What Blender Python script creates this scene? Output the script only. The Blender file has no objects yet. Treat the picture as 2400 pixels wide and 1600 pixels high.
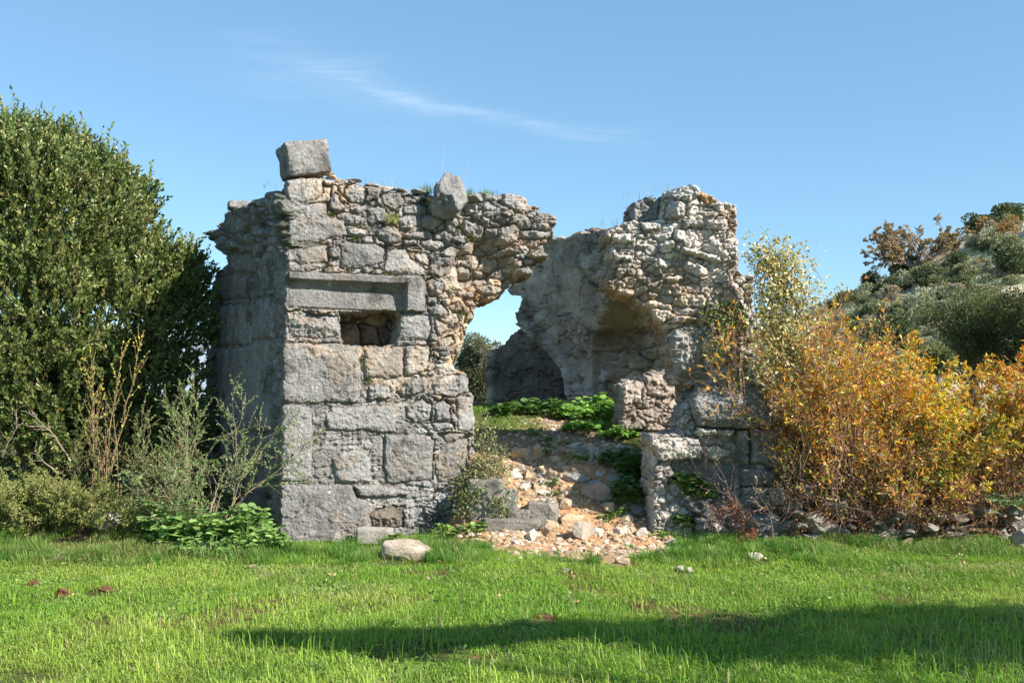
import bpy, math
import numpy as np
R = math.radians
sc = bpy.context.scene
# ------------------------------------------------------------------ camera
F = 2400 * 35 / 36.0          # focal length in photo pixels (photo 2400 x 1600)
PITCH = R(3.19)
EYE = np.array([0.0, 0.0, 1.75])
cam = bpy.data.cameras.new('camera'); cam.lens = 35; cam.sensor_width = 36
cam.clip_start = 0.1; cam.clip_end = 9000
camo = bpy.data.objects.new('camera', cam); sc.collection.objects.link(camo)
camo.location = EYE; camo.rotation_euler = (R(90) + PITCH, 0, 0)
sc.camera = camo
# ------------------------------------------------------------------ sky, sun, exposure
SUN_AZ = R(58)                # to the right of straight-behind-the-camera
SUN_EL = R(34)
SUN = np.array([math.sin(SUN_AZ) * math.cos(SUN_EL), -math.cos(SUN_AZ) * math.cos(SUN_EL), math.sin(SUN_EL)])
world = bpy.data.worlds.new("World"); sc.world = world; world.use_nodes = True
wn = world.node_tree; wn.nodes.clear()
def N(tree, t, **kw):
    n = tree.nodes.new(t)
    for k, v in kw.items():
        if k.startswith('i_'):
            n.inputs[k[2:].replace('_', ' ')].default_value = v
        else:
            setattr(n, k, v)
    return n
def L(tree, a, b): tree.links.new(a, b)
def MATH(tree, op, a, b=None, clamp=False):
    n = tree.nodes.new('ShaderNodeMath'); n.operation = op; n.use_clamp = clamp
    for i, v in enumerate((a, b)):
        if v is None: continue
        if isinstance(v, (int, float)): n.inputs[i].default_value = v
        else: tree.links.new(v, n.inputs[i])
    return n.outputs[0]
sky = N(wn, 'ShaderNodeTexSky', sky_type='NISHITA', sun_disc=False, sun_elevation=SUN_EL,
        sun_rotation=math.pi - SUN_AZ, altitude=1200.0, air_density=0.95, dust_density=0.1, ozone_density=2.2)
# thin cirrus streaks, laid out by direction in the sky (azimuth ratio a, height ratio b)
tc = N(wn, 'ShaderNodeTexCoord')
sep = N(wn, 'ShaderNodeSeparateXYZ'); L(wn, tc.outputs['Generated'], sep.inputs[0])
ym = MATH(wn, 'MAXIMUM', sep.outputs[1], 0.05)
a_ = MATH(wn, 'DIVIDE', sep.outputs[0], ym); b_ = MATH(wn, 'DIVIDE', sep.outputs[2], ym)
comb = N(wn, 'ShaderNodeCombineXYZ'); L(wn, a_, comb.inputs[0]); L(wn, b_, comb.inputs[1])
mp = N(wn, 'ShaderNodeMapping'); mp.inputs['Rotation'].default_value = (0, 0, R(14)); mp.inputs['Scale'].default_value = (5, 34, 1)
L(wn, comb.outputs[0], mp.inputs[0])
nz = N(wn, 'ShaderNodeTexNoise', i_Scale=1.0, i_Detail=6.0, i_Roughness=0.62, i_Distortion=0.7); L(wn, mp.outputs[0], nz.inputs['Vector'])
nz2 = N(wn, 'ShaderNodeTexNoise', i_Scale=7.0, i_Detail=3.0); L(wn, comb.outputs[0], nz2.inputs['Vector'])
def streak(c0, c1, c2, w, a0, a1, soft):
    a2 = MATH(wn, 'MULTIPLY', MATH(wn, 'MULTIPLY', a_, a_), c2)
    bc = MATH(wn, 'ADD', MATH(wn, 'ADD', MATH(wn, 'MULTIPLY', a_, c1), c0), a2)
    bc = MATH(wn, 'ADD', bc, MATH(wn, 'MULTIPLY', MATH(wn, 'SUBTRACT', nz2.outputs[0], 0.5), 0.035))
    t = MATH(wn, 'DIVIDE', MATH(wn, 'SUBTRACT', b_, bc), w)
    g = MATH(wn, 'POWER', 2.718, MATH(wn, 'MULTIPLY', MATH(wn, 'MULTIPLY', t, t), -1.0))
    m0 = N(wn, 'ShaderNodeMapRange', interpolation_type='SMOOTHSTEP'); L(wn, a_, m0.inputs[0]); m0.inputs[1].default_value = a0; m0.inputs[2].default_value = a0 + soft
    m1 = N(wn, 'ShaderNodeMapRange', interpolation_type='SMOOTHSTEP'); L(wn, a_, m1.inputs[0]); m1.inputs[1].default_value = a1; m1.inputs[2].default_value = a1 - soft
    return MATH(wn, 'MULTIPLY', MATH(wn, 'MULTIPLY', g, m0.outputs[0]), m1.outputs[0])
tex = N(wn, 'ShaderNodeMapRange', interpolation_type='SMOOTHSTEP'); L(wn, nz.outputs[0], tex.inputs[0]); tex.inputs[1].default_value = 0.34; tex.inputs[2].default_value = 0.78
s1 = streak(0.281, -0.17, 0.34, 0.0072, -0.24, 0.17, 0.12)
s2 = streak(0.288, -0.17, 0.10, 0.030, -0.36, -0.02, 0.15)
cir = MATH(wn, 'ADD', MATH(wn, 'MULTIPLY', s1, 0.23), MATH(wn, 'MULTIPLY', s2, 0.12))
cir = MATH(wn, 'MULTIPLY', cir, MATH(wn, 'ADD', MATH(wn, 'MULTIPLY', tex.outputs[0], 0.85), 0.12))
cmix = N(wn, 'ShaderNodeMix', data_type='RGBA'); L(wn, cir, cmix.inputs[0]); tint = N(wn, 'ShaderNodeVectorMath', operation='MULTIPLY'); L(wn, sky.outputs[0], tint.inputs[0]); tint.inputs[1].default_value = (1.0, 1.15, 1.10); smx = N(wn, 'ShaderNodeMix', data_type='RGBA'); smx.inputs[0].default_value = .38; L(wn, tint.outputs[0], smx.inputs[6]); smx.inputs[7].default_value = (1.60, 3.2, 4.9, 1); L(wn, smx.outputs[2], cmix.inputs[6]); cmix.inputs[7].default_value = (9, 9.3, 9.8, 1)
bg = N(wn, 'ShaderNodeBackground', i_Strength=0.093); L(wn, cmix.outputs[2], bg.inputs[0])
wo = N(wn, 'ShaderNodeOutputWorld'); L(wn, bg.outputs[0], wo.inputs[0])
sun = bpy.data.lights.new('sun', 'SUN'); sun.energy = 5.0; sun.angle = R(0.5); sun.color = (1.0, 0.945, 0.86)
suno = bpy.data.objects.new('sun', sun); sc.collection.objects.link(suno)
from mathutils import Vector
suno.rotation_euler = Vector(-SUN).to_track_quat('-Z', 'Y').to_euler()
sc.view_settings.view_transform = 'Standard'; sc.view_settings.look = 'None'
sc.view_settings.gamma = 1; sc.view_settings.use_curve_mapping = False
sc.view_settings.exposure = 1.0
sc.cycles.max_bounces = 8; sc.cycles.diffuse_bounces = 5; sc.cycles.transparent_max_bounces = 8

# ------------------------------------------------------------------ helpers: noise
def h3(ix, iy, iz, seed=0):
    with np.errstate(over='ignore'):
        n = (ix.astype(np.int64) * 374761393 + iy.astype(np.int64) * 668265263 + iz.astype(np.int64) * 2147483629 + seed * 974634361) & 0xFFFFFFFF
        n = ((n ^ (n >> 13)) * 1274126177) & 0xFFFFFFFF
        n = ((n ^ (n >> 16)) * 2246822519) & 0xFFFFFFFF
        n = n ^ (n >> 15)
    return (n & 0xFFFFFF) / float(0xFFFFFF)
def vnoise(p, seed=0):
    i = np.floor(p).astype(np.int64); f = p - i; f = f * f * f * (f * (f * 6 - 15) + 10)
    x, y, z = i[:, 0], i[:, 1], i[:, 2]; fx, fy, fz = f[:, 0], f[:, 1], f[:, 2]
    def c(dx, dy, dz): return h3(x + dx, y + dy, z + dz, seed)
    a = c(0,0,0) * (1 - fx) + c(1,0,0) * fx; b = c(0,1,0) * (1 - fx) + c(1,1,0) * fx
    d = c(0,0,1) * (1 - fx) + c(1,0,1) * fx; e = c(0,1,1) * (1 - fx) + c(1,1,1) * fx
    return ((a * (1 - fy) + b * fy) * (1 - fz) + (d * (1 - fy) + e * fy) * fz) * 2 - 1
def fbm(p, freq=1.0, oct=4, seed=0, gain=0.5, ridged=False):
    p = np.asarray(p, float); s = np.zeros(len(p)); a = 1.0; tot = 0
    for k in range(oct):
        n = vnoise(p * freq + 17.3 * k, seed + k)
        s += a * ((1 - 2 * np.abs(n)) if ridged else n); tot += a; a *= gain; freq *= 2.03
    return s / tot
def ss(a, b, x):
    t = np.clip((x - a) / (b - a), 0, 1); return t * t * (3 - 2 * t)
def mix(a, b, t):
    t = np.asarray(t)
    return a * (1 - t[..., None]) + b * t[..., None] if np.ndim(a) > np.ndim(t) or np.ndim(b) > np.ndim(t) else a * (1 - t) + b * t
def nrm(v): return v / np.maximum(np.linalg.norm(v, axis=-1, keepdims=True), 1e-9)
# ------------------------------------------------------------------ helpers: measuring the place from the photograph
CF = np.array([0, math.cos(PITCH), math.sin(PITCH)]); CU = np.array([0, -math.sin(PITCH), math.cos(PITCH)])
def ray(u, v): return CF + np.array([(u - 1200) / F, 0, 0]) - (v - 800) / F * CU
def at(u, v, y):
    d = ray(u, v); return EYE + d * (y / d[1])
def to_px(P):
    q = P - EYE; z = q @ CF
    return np.stack([1200 + F * q[:, 0] / z, 800 - F * (q @ CU) / z], 1)
def crop(x0, y0, s):
    return lambda pts: [(x0 + a * s, y0 + b * s) for a, b in pts]
c1 = crop(450, 300, .3188); c2 = crop(450, 780, .3507); c3 = crop(950, 380, .3188); c4 = crop(1350, 400, .3189)
c5 = crop(1050, 850, .3401); c7 = crop(0, 800, .3827); c8 = crop(1700, 450, .5738)
# ------------------------------------------------------------------ helpers: objects
def tag(o, label=None, cat=None, group=None, kind=None):
    if label: o['label'] = label
    if cat: o['category'] = cat
    if group: o['group'] = group
    o_kind = kind or ('thing' if cat else None)
    if o_kind: o['kind'] = o_kind
    return o
def mesh(name, V, faces, col=None, smooth=False):
    """faces: list of int arrays (n,k)"""
    me = bpy.data.meshes.new(name)
    faces = [np.asarray(f, np.int32) for f in faces if len(f)]
    V = np.asarray(V, np.float32)
    me.vertices.add(len(V)); me.vertices.foreach_set('co', V.ravel())
    nl = sum(f.size for f in faces); nf = sum(len(f) for f in faces)
    me.loops.add(nl); me.polygons.add(nf)
    me.loops.foreach_set('vertex_index', np.concatenate([f.ravel() for f in faces]))
    tot = np.concatenate([np.full(len(f), f.shape[1], np.int32) for f in faces])
    st = np.zeros(nf, np.int32); st[1:] = np.cumsum(tot)[:-1]
    me.polygons.foreach_set('loop_start', st)
    try: me.polygons.foreach_set('loop_total', tot)
    except Exception: pass
    me.polygons.foreach_set('use_smooth', np.full(nf, smooth, bool))
    if col is not None:
        at_ = me.attributes.new('Col', 'FLOAT_COLOR', 'POINT')
        c = np.ones((len(V), 4), np.float32); c[:, :3] = col
        at_.data.foreach_set('color', c.ravel())
    me.update(); me.validate()
    return me
def link(name, me, mat=None, parent=None, loc=None):
    o = bpy.data.objects.new(name, me); sc.collection.objects.link(o)
    if mat is not None and me is not None and not me.materials: me.materials.append(mat)
    if parent is not None: o.parent = parent
    if loc is not None: o.location = loc
    return o
def empty(name, label, cat, group=None, loc=(0, 0, 0)):
    o = bpy.data.objects.new(name, None); sc.collection.objects.link(o); o.location = loc; o.empty_display_size = .2
    return tag(o, label, cat, group)
def dup(o, loc=None, rot=None, scale=None, label=None, cat=None, group=None):
    def cp(q, par):
        c = q.copy(); sc.collection.objects.link(c)
        if par is not None: c.parent = par
        for ch in q.children: cp(ch, c)
        return c
    c = cp(o, None)
    if loc is not None: c.location = loc
    if rot is not None: c.rotation_euler = rot
    if scale is not None: c.scale = (scale,) * 3 if np.isscalar(scale) else scale
    return tag(c, label, cat, group)
class Acc:
    """collects pieces of one mesh"""
    def __init__(s): s.V = []; s.F = {}; s.C = []; s.n = 0
    def add(s, V, faces, col):
        V = np.asarray(V, float)
        if len(V) == 0: return
        for f in faces:
            f = np.asarray(f)
            if len(f): s.F.setdefault(f.shape[1], []).append(f + s.n)
        c = np.asarray(col, float)
        s.C.append(np.broadcast_to(c, (len(V), 3)).copy()); s.V.append(V); s.n += len(V)
    def build(s, name, mat, parent=None, smooth=False, loc=None, org=None):
        V = np.concatenate(s.V); C = np.concatenate(s.C)
        if org is not None: V = V - np.asarray(org)
        me = mesh(name, V, [np.concatenate(f) for f in s.F.values()], C, smooth)
        return link(name, me, mat, parent, loc if loc is not None else org if parent is None else None)
# ------------------------------------------------------------------ materials
def attr_mat(name, rough=0.9, spec=0.2, transl=0.0, mott=None, bump=None, lichen=0, stain=0, rust=0, coat=None):
    m = bpy.data.materials.new(name); m.use_nodes = True; t = m.node_tree; t.nodes.clear()
    out = N(t, 'ShaderNodeOutputMaterial')
    at_ = N(t, 'ShaderNodeAttribute', attribute_name='Col'); c = at_.outputs[0]
    geo = N(t, 'ShaderNodeNewGeometry'); pos = geo.outputs['Position']
    def mul(c, fac_socket, lo, hi):
        mr = N(t, 'ShaderNodeMapRange'); L(t, fac_socket, mr.inputs[0]); mr.inputs[1].default_value = .25; mr.inputs[2].default_value = .75
        mr.inputs[3].default_value = lo; mr.inputs[4].default_value = hi
        v = N(t, 'ShaderNodeVectorMath', operation='SCALE'); L(t, c, v.inputs[0]); L(t, mr.outputs[0], v.inputs[3]); return v.outputs[0]
    def over(c, scale, t0, t1, color, amt, det=4, rgh=.6):
        n = N(t, 'ShaderNodeTexNoise', i_Scale=scale, i_Detail=float(det), i_Roughness=rgh); L(t, pos, n.inputs['Vector'])
        mr = N(t, 'ShaderNodeMapRange', interpolation_type='SMOOTHSTEP'); L(t, n.outputs[0], mr.inputs[0]); mr.inputs[1].default_value = t0; mr.inputs[2].default_value = t1
        mr.inputs[4].default_value = amt
        mx = N(t, 'ShaderNodeMix', data_type='RGBA'); L(t, mr.outputs[0], mx.inputs[0]); L(t, c, mx.inputs[6]); mx.inputs[7].default_value = (*color, 1); return mx.outputs[2]
    if mott:
        for s_, lo, hi in mott:
            n = N(t, 'ShaderNodeTexNoise', i_Scale=s_, i_Detail=5.0, i_Roughness=.65); L(t, pos, n.inputs['Vector']); c = mul(c, n.outputs[0], lo, hi)
    if stain: c = over(c, 3.1, .53, .68, (.075, .068, .06), stain, 8, .72)
    if rust: c = over(c, 2.3, .64, .72, (.42, .19, .06), rust, 8, .7)
    if lichen: c = over(c, 6.5, .61, .68, (.70, .70, .67), lichen, 8, .74)
    if lichen: c = over(c, 24, .60, .70, (.66, .65, .61), lichen * .8, 5, .7)
    p = N(t, 'ShaderNodeBsdfPrincipled'); L(t, c, p.inputs['Base Color'])
    p.inputs['Roughness'].default_value = rough; p.inputs['Specular IOR Level'].default_value = spec
    if bump:
        h = None
        for s_, w_ in bump:
            n = N(t, 'ShaderNodeTexNoise', i_Scale=s_, i_Detail=5.0, i_Roughness=.65); L(t, pos, n.inputs['Vector'])
            x = MATH(t, 'MULTIPLY', n.outputs[0], w_); h = x if h is None else MATH(t, 'ADD', h, x)
        b = N(t, 'ShaderNodeBump', i_Strength=1.0, i_Distance=1.0); L(t, h, b.inputs['Height']); L(t, b.outputs[0], p.inputs['Normal'])
    s = p.outputs[0]
    if transl:
        tr = N(t, 'ShaderNodeBsdfTranslucent')
        v = N(t, 'ShaderNodeVectorMath', operation='MULTIPLY'); L(t, c, v.inputs[0]); v.inputs[1].default_value = (1.15, 1.15, .6); L(t, v.outputs[0], tr.inputs[0])
        mx = N(t, 'ShaderNodeMixShader'); mx.inputs[0].default_value = transl; L(t, s, mx.inputs[1]); L(t, tr.outputs[0], mx.inputs[2]); s = mx.outputs[0]
    L(t, s, out.inputs[0]); return m
M_STONE = attr_mat('weathered_limestone', .92, .15, mott=[(5, .78, 1.2), (24, .72, 1.25), (70, .75, 1.25)], bump=[(26, .05), (70, .026), (190, .010)], lichen=.85, stain=.7, rust=.4)
M_PALE = attr_mat('pale_limestone', .92, .15, mott=[(5, .8, 1.18), (24, .75, 1.22), (70, .75, 1.25)], bump=[(26, .05), (70, .026), (190, .010)], lichen=.8, stain=.4, rust=.45)
M_DARK = attr_mat('stained_plaster', .95, .1, mott=[(2.2, .65, 1.3), (17, .8, 1.2)], bump=[(25, .02), (110, .008)], lichen=.3, stain=.6)  # plaster with random mottling, lichen and stains
M_RUB = attr_mat('fresh_limestone', .9, .15, mott=[(9, .78, 1.2), (50, .85, 1.15)], bump=[(30, .030), (110, .012)], stain=.12)
M_OLDROCK = attr_mat('old_rock', .92, .15, mott=[(7, .7, 1.25), (42, .8, 1.2)], bump=[(24, .05), (70, .024), (190, .008)], lichen=.75, stain=.5)
M_LEAF = attr_mat('leaf', .55, .35, transl=.28)
M_GLOSSY = attr_mat('leathery_leaf', .38, .5, transl=.22)
M_GRASS = attr_mat('grass_blade', .55, .3, transl=.38)
M_BARK = attr_mat('bark', .9, .1, mott=[(25, .7, 1.25)], bump=[(70, .006)])
M_SOIL = attr_mat('soil', .97, .05, mott=[(3, .75, 1.25), (30, .7, 1.3)], bump=[(22, .03), (90, .012)])
M_HILL = attr_mat('hillside', .97, .05, mott=[(.15, .75, 1.25), (1.2, .7, 1.3)], bump=[(1.5, .3)])
# ------------------------------------------------------------------ masonry from measured stone outlines
class Frame:
    def __init__(s, O, ang, S=None):
        s.O = np.array(O, float); s.S = np.array([math.cos(ang), math.sin(ang), 0.]) if S is None else np.array(S, float)
        n = np.array([s.S[1], -s.S[0], 0.]); s.N = n if n @ (EYE - s.O) > 0 else -n
    def pt(s, a, z, d=0): return s.O + np.multiply.outer(a, s.S) + np.multiply.outer(z, [0, 0, 1.]) + np.multiply.outer(d, s.N)
    def hit(s, u, v):
        r = ray(u, v); k = ((s.O - EYE) @ s.N) / (r @ s.N); q = EYE + r * k - s.O
        return q @ s.S, q[2]
    def world(s, u, v, d=0):
        a, z = s.hit(u, v); return s.O + a * s.S + np.array([0, 0, z]) + d * s.N
def poly_sd(P, poly):
    """signed distance, positive inside"""
    Q = np.asarray(poly, float); d = np.full(len(P), 1e9); ins = np.zeros(len(P), bool)
    for i in range(len(Q)):
        a, b = Q[i], Q[(i + 1) % len(Q)]; e = b - a; w = P - a
        t = np.clip((w @ e) / max(e @ e, 1e-9), 0, 1); d = np.minimum(d, np.sum((w - t[:, None] * e) ** 2, 1))
        c = (a[1] <= P[:, 1]) != (b[1] <= P[:, 1])
        if abs(e[1]) > 1e-9: ins ^= c & (P[:, 0] < a[0] + (P[:, 1] - a[1]) / e[1] * e[0])
    return np.where(ins, 1, -1) * np.sqrt(d)
def worley(P, cell, seed, jit=.9):
    """edge distance (px), ids and centre of jittered cells; cell=(w,h); courses offset"""
    q = P / np.asarray(cell, float); row = np.floor(q[:, 1]); base = np.floor(q).astype(np.int64)
    def site(cx, cy):
        jx = (h3(cx, cy, cy * 0 + 1, seed) - .5) * jit + .5 + .5 * (cy & 1) * 0.6; jy = (h3(cx, cy, cy * 0 + 2, seed) - .5) * jit + .5
        return np.stack([(cx + jx) * cell[0], (cy + jy) * cell[1]], 1)
    sc_ = np.array([1, 1.45])   # flatter stones
    best = np.full(len(P), 1e18); bs = np.zeros((len(P), 2)); bi = np.zeros(len(P), np.int64)
    nb = [(i, j) for i in (-2, -1, 0, 1, 2) for j in (-2, -1, 0, 1, 2)]
    S_ = []
    for i, j in nb:
        cx, cy = base[:, 0] + i, base[:, 1] + j; s = site(cx, cy); S_.append(s)
        d = np.sum(((s - P) * sc_) ** 2, 1); m = d < best
        best[m] = d[m]; bs[m] = s[m]; bi[m] = ((cx[m] + 5000) * 100003 + (cy[m] + 5000))
    e = np.full(len(P), 1e9)
    for s in S_:
        dv = (s - bs) * sc_; ln = np.linalg.norm(dv, axis=1); ok = ln > 1e-6
        dd = np.sum(((bs + s) / 2 - P) * sc_ * dv, 1) / np.maximum(ln, 1e-6); e[ok] = np.minimum(e[ok], dd[ok])
    return e, bi, bs
def idw(P, ctrl, power=3.0):
    c = np.asarray(ctrl, float); w = np.zeros(len(P)); s = np.zeros(len(P))
    for u, v, d in c:
        k = 1.0 / (np.hypot(P[:, 0] - u, P[:, 1] - v) + 4) ** power; w += k; s += k * d
    return s / w
GREY = np.array([.362, .345, .328]); CREAM = np.array([.66, .505, .345]); ORANGE = np.array([.58, .33, .16]); MORT = np.array([.31, .27, .225])
def masonry(root, fr, outline, stones, res, seed, holes=(), depth=None, fresh=None, cell=(36, 20), amp=.055, fillamp=None, thick=.6,
            warp=4.5, rough=.016, base=GREY, mat=None, edge_r=9, ds=None, colour=None, rubble='rubble_masonry', post=None, fill_flat=None, back=True, chunk=.0, ashchunk=.2, joint=.5):
    mat = mat or M_STONE
    rng = np.random.default_rng(seed)
    az = np.array([fr.hit(u, v) for u, v in outline]); ds = ds or res
    A = np.arange(az[:, 0].min() - .05, az[:, 0].max() + .05, ds); Z = np.arange(az[:, 1].min() - .02, az[:, 1].max() + .05, res)
    na, nz_ = len(A), len(Z); aa, zz = np.meshgrid(A, Z); aa = aa.ravel(); zz = zz.ravel()
    P3 = fr.pt(aa, zz); uv = to_px(P3); pxm = np.linalg.norm(fr.O - EYE) / F
    q = np.stack([aa, zz, aa * 0 + seed * 3.7], 1)
    wv = np.stack([fbm(q, 7, 3, seed), fbm(q, 7, 3, seed + 50)], 1) * warp + np.stack([fbm(q, 28, 2, seed + 9), fbm(q, 28, 2, seed + 59)], 1) * warp * .7
    P = uv + wv
    osd = poly_sd(P, outline); mask = osd > 0
    for h in holes:
        s = poly_sd(P, h); mask &= s < 0; osd = np.minimum(osd, -s)
    lab = np.full(len(P), -1); e = np.full(len(P), 1e9); eo = np.full(len(P), 1e9)
    for i, st in enumerate(stones):
        pl = np.asarray(st['p']); lo = pl.min(0) - 40; hi = pl.max(0) + 40
        bb = np.where((P[:, 0] > lo[0]) & (P[:, 0] < hi[0]) & (P[:, 1] > lo[1]) & (P[:, 1] < hi[1]))[0]
        if not len(bb): continue
        s = poly_sd(P[bb], pl); ins = (s > 0) & (lab[bb] < 0); lab[bb[ins]] = i; e[bb[ins]] = s[ins]
        eo[bb] = np.minimum(eo[bb], np.where(s < 0, -s, 1e9))
    fe, fid, fs = worley(P, cell, seed + 3)
    osd_c = np.where(osd > 0, osd, 0)
    fe2, fid2, fs2 = worley(P, (cell[0] * 1.75, cell[1] * 1.85), seed + 303)      # some larger stones among the small ones
    big_ = h3(fid2 % 100003, fid2 // 100003, fid2 * 0 + 9, seed) < .36
    fe = np.where(big_, fe2, np.minimum(fe, np.where(fe2 < 12, fe2 + 1.5, 99))); fid = np.where(big_, fid2 + 777777, fid); fs = np.where(big_[:, None], fs2, fs)
    un = lab < 0; e = np.where(un, np.minimum(fe, eo), e); e = np.minimum(e, osd_c + 1.5)
    cen = fs.copy(); size = np.where(big_, 1.6, 1.) * float(cell[0])
    hx = fid % 100003; hy = fid // 100003
    rv = [h3(hx, hy, hx * 0 + k, seed + 11) for k in range(8)]
    # fill stones
    fa = fillamp if fillamp is not None else amp
    ff = np.ones(len(P)) if fill_flat is None else 1 - fill_flat(uv)
    loc = (P - cen) / size[:, None]
    pl1 = (rv[1] - .5) * 2.2 * loc[:, 0] + (rv[2] - .5) * 2.6 * loc[:, 1] + .2; pl2 = (rv[3] - .5) * 3.4 * loc[:, 0] + (rv[4] - .5) * 3.4 * loc[:, 1] + .34
    prof = (1 - np.exp(-np.maximum(e, 0) / 1.7)) * ss(-1.2, 3.2, e)
    h = fa * ff * (prof + (rv[0] - .5) * 1.15 * ss(0, 3, e) + np.minimum(pl1, pl2) * 1.25)
    col = np.tile(base, (len(P), 1)) * (.70 + .62 * rv[5])[:, None]
    freshness = idw(uv, fresh, 3) if fresh is not None else np.zeros(len(P))
    freshness = np.clip((freshness - .1) / .9, 0, 1); fv = np.clip(freshness + (rv[6] - .5) * .6 * (freshness > .05), 0, 1)
    # measured stones
    for i, st in enumerate(stones):
        m = lab == i
        if not m.any(): continue
        pl = np.asarray(st['p']); c = pl.mean(0); k = st.get('k', 'r'); size_i = math.sqrt(max(abs(np.prod(np.ptp(pl, axis=0))), 1))
        l = (P[m] - c) / size_i; ei = e[m]; r_ = rng.random(12)
        off = st.get('d', (r_[0] - .5) * (.012 if k == 'a' else .05))
        if k == 'a':      # ashlar: flat face, worn arrises, pitted tooling
            hh = .03 * (1 - np.exp(-ei / 2.2)) + .012 * ss(0, 14, ei) + off + .02 * ((r_[1] - .5) * l[:, 0] + (r_[2] - .5) * l[:, 1])
        elif k == 's':    # smooth lump
            hh = .08 * ss(0, size_i * .42, ei) + .02 * ss(0, 6, ei) + off
        else:             # field stone: faceted
            f = [(.5 + .35 * r_[3 + j]) + ((rng.random() - .5) * 2.6) * l[:, 0] + ((rng.random() - .5) * 2.8) * l[:, 1] for j in range(5)]
            hh = amp * (1.05 * (1 - np.exp(-ei / 1.8)) * ss(-1, 3.5, ei) + 1.05 * np.min(f, 0)) + off
        h[m] = hh
        col[m] = np.array(st.get('c', base)) * (.76 + .46 * r_[10]); fv[m] = np.clip(fv[m] * .8 + (r_[11] - .6) * .3 * (freshness[m] > .06), 0, 1) if 'f' not in st else st['f']
    # micro relief
    rr = np.ones(len(P)); ash = np.isin(lab, [i for i, s in enumerate(stones) if s.get('k') == 'a'])
    n1 = fbm(q, 16, 4, seed + 21, .55); n2 = fbm(q, 42, 3, seed + 31, .6, True); n3 = fbm(q * np.array([1, 1, 1]), 5, 3, seed + 41)
    n4 = fbm(q, 15, 3, seed + 37, .55, True)
    h += rough * (1.1 * n1 + np.where(ash, .8, .75) * n2 + np.where(ash, .35, 1.3) * n4) * (.4 + .6 * prof) + .012 * n3
    if chunk: h += chunk * fbm(q * np.array([1, 1.5, 1]), 6.5, 4, seed + 47, .6, True) * np.where(ash, ashchunk, 1)
    # eroded patches on the ashlar: coarse rough lumps
    er = ss(.12, .34, fbm(q, 2.6, 4, seed + 71)) * ss(2, 9, e)
    h += np.where(ash, er * (.012 * fbm(q, 30, 3, seed + 81, .6, True) + .008), 0)
    h -= .07 * (1 - ss(0, edge_r, osd_c)) ** 2 * 1.2
    d0 = idw(uv, depth, 3) if depth is not None else np.zeros(len(P))
    if post is not None: h, col, d0, fv = post(uv, lab, h, col, d0, fv, e)
    d = d0 + h
    # colour
    jn = 1 - ss(0, 4.5, e)
    wcol = mix(np.tile(CREAM, (len(P), 1)), np.tile(ORANGE, (len(P), 1)), np.clip(rv[7] * 1.0 - .35 + .6 * n3, 0, 1))
    col = mix(col, wcol * (.85 + .3 * rv[5])[:, None], fv)
    col = mix(col, mix(np.tile(MORT, (len(P), 1)), np.tile(ORANGE * .85, (len(P), 1)), np.clip(fv * 1.3, 0, 1)), jn * joint)
    dirt = ss(.15, .5, fbm(q, 3.3, 5, seed + 91)); col = col * (1 - .22 * dirt * (1 - fv))[:, None]
    col = mix(col, np.tile(np.array([.30, .235, .175]), (len(P), 1)), er * ash * .45)
    if colour is not None: col = colour(uv, col, q, d)
    V = fr.pt(aa, zz, d)
    idx = np.arange(na * nz_).reshape(nz_, na)
    Q = np.stack([idx[:-1, :-1], idx[:-1, 1:], idx[1:, 1:], idx[1:, :-1]], -1).reshape(-1, 4)
    Q = Q[mask[Q].all(1)]
    ql = lab[Q[:, 0]]
    def part(name, Qs, extraV=None, extraF=(), extraC=None, label=None):
        us, inv = np.unique(Qs, return_inverse=True); F_ = [inv.reshape(-1, 4)]; Vp = V[us]; Cp = col[us]
        if extraV is not None:
            F_ += [f + len(Vp) for f in extraF]; Vp = np.concatenate([Vp, extraV]); Cp = np.concatenate([Cp, extraC])
        o = link(name, mesh(name, Vp, F_, Cp, True), mat, root)
        if label: o['label'] = label
        return o
    isp = np.zeros(len(Q), bool)
    for i, st in enumerate(stones):
        if not st.get('part'): continue
        m = ql == i
        if m.sum() < 8: continue
        part(st['part'], Q[m], label=st.get('label')); isp |= m
    # rim: the broken edge runs back through the thickness of the wall
    E = np.concatenate([Q[:, [0, 1]], Q[:, [1, 2]], Q[:, [2, 3]], Q[:, [3, 0]]]); key = np.sort(E, 1); kk = key[:, 0].astype(np.int64) * (na * nz_) + key[:, 1]
    uq, first, cnt = np.unique(kk, return_index=True, return_counts=True); B = E[first[cnt == 1]]
    bu, binv = np.unique(B, return_inverse=True); binv = binv.reshape(-1, 2); K = max(4, int(thick / .035)); nb = len(bu)
    Ve = []; Ce = []
    for k in range(K + 1):
        t = k / K; p = V[bu] - fr.N * (thick * t) * 1.0
        if k > 0:
            n = np.stack([fbm(p * 1.0, 9, 4, seed + 5, .6), fbm(p, 9, 4, seed + 6, .6), fbm(p, 9, 4, seed + 7, .6)], 1) * .075 * min(1, t * 4)
            n = n - nrm(n) * (.02 * fbm(p, 22, 3, seed + 4, .6, True) * min(1, t * 4))[:, None]
            p = p + n - fr.N * 0
        Ve.append(p); cn = fbm(p, 5, 3, seed + 8); cb = col[bu]
        Ce.append(cb * (.95 + .25 * cn)[:, None])
    Fe = []
    for k in range(K):
        Fe.append(np.stack([binv[:, 0] + k * nb, binv[:, 1] + k * nb, binv[:, 1] + (k + 1) * nb, binv[:, 0] + (k + 1) * nb], 1))
    Ve = np.concatenate(Ve); Ce = np.concatenate(Ce); Fe = [np.concatenate(Fe)]
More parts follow.
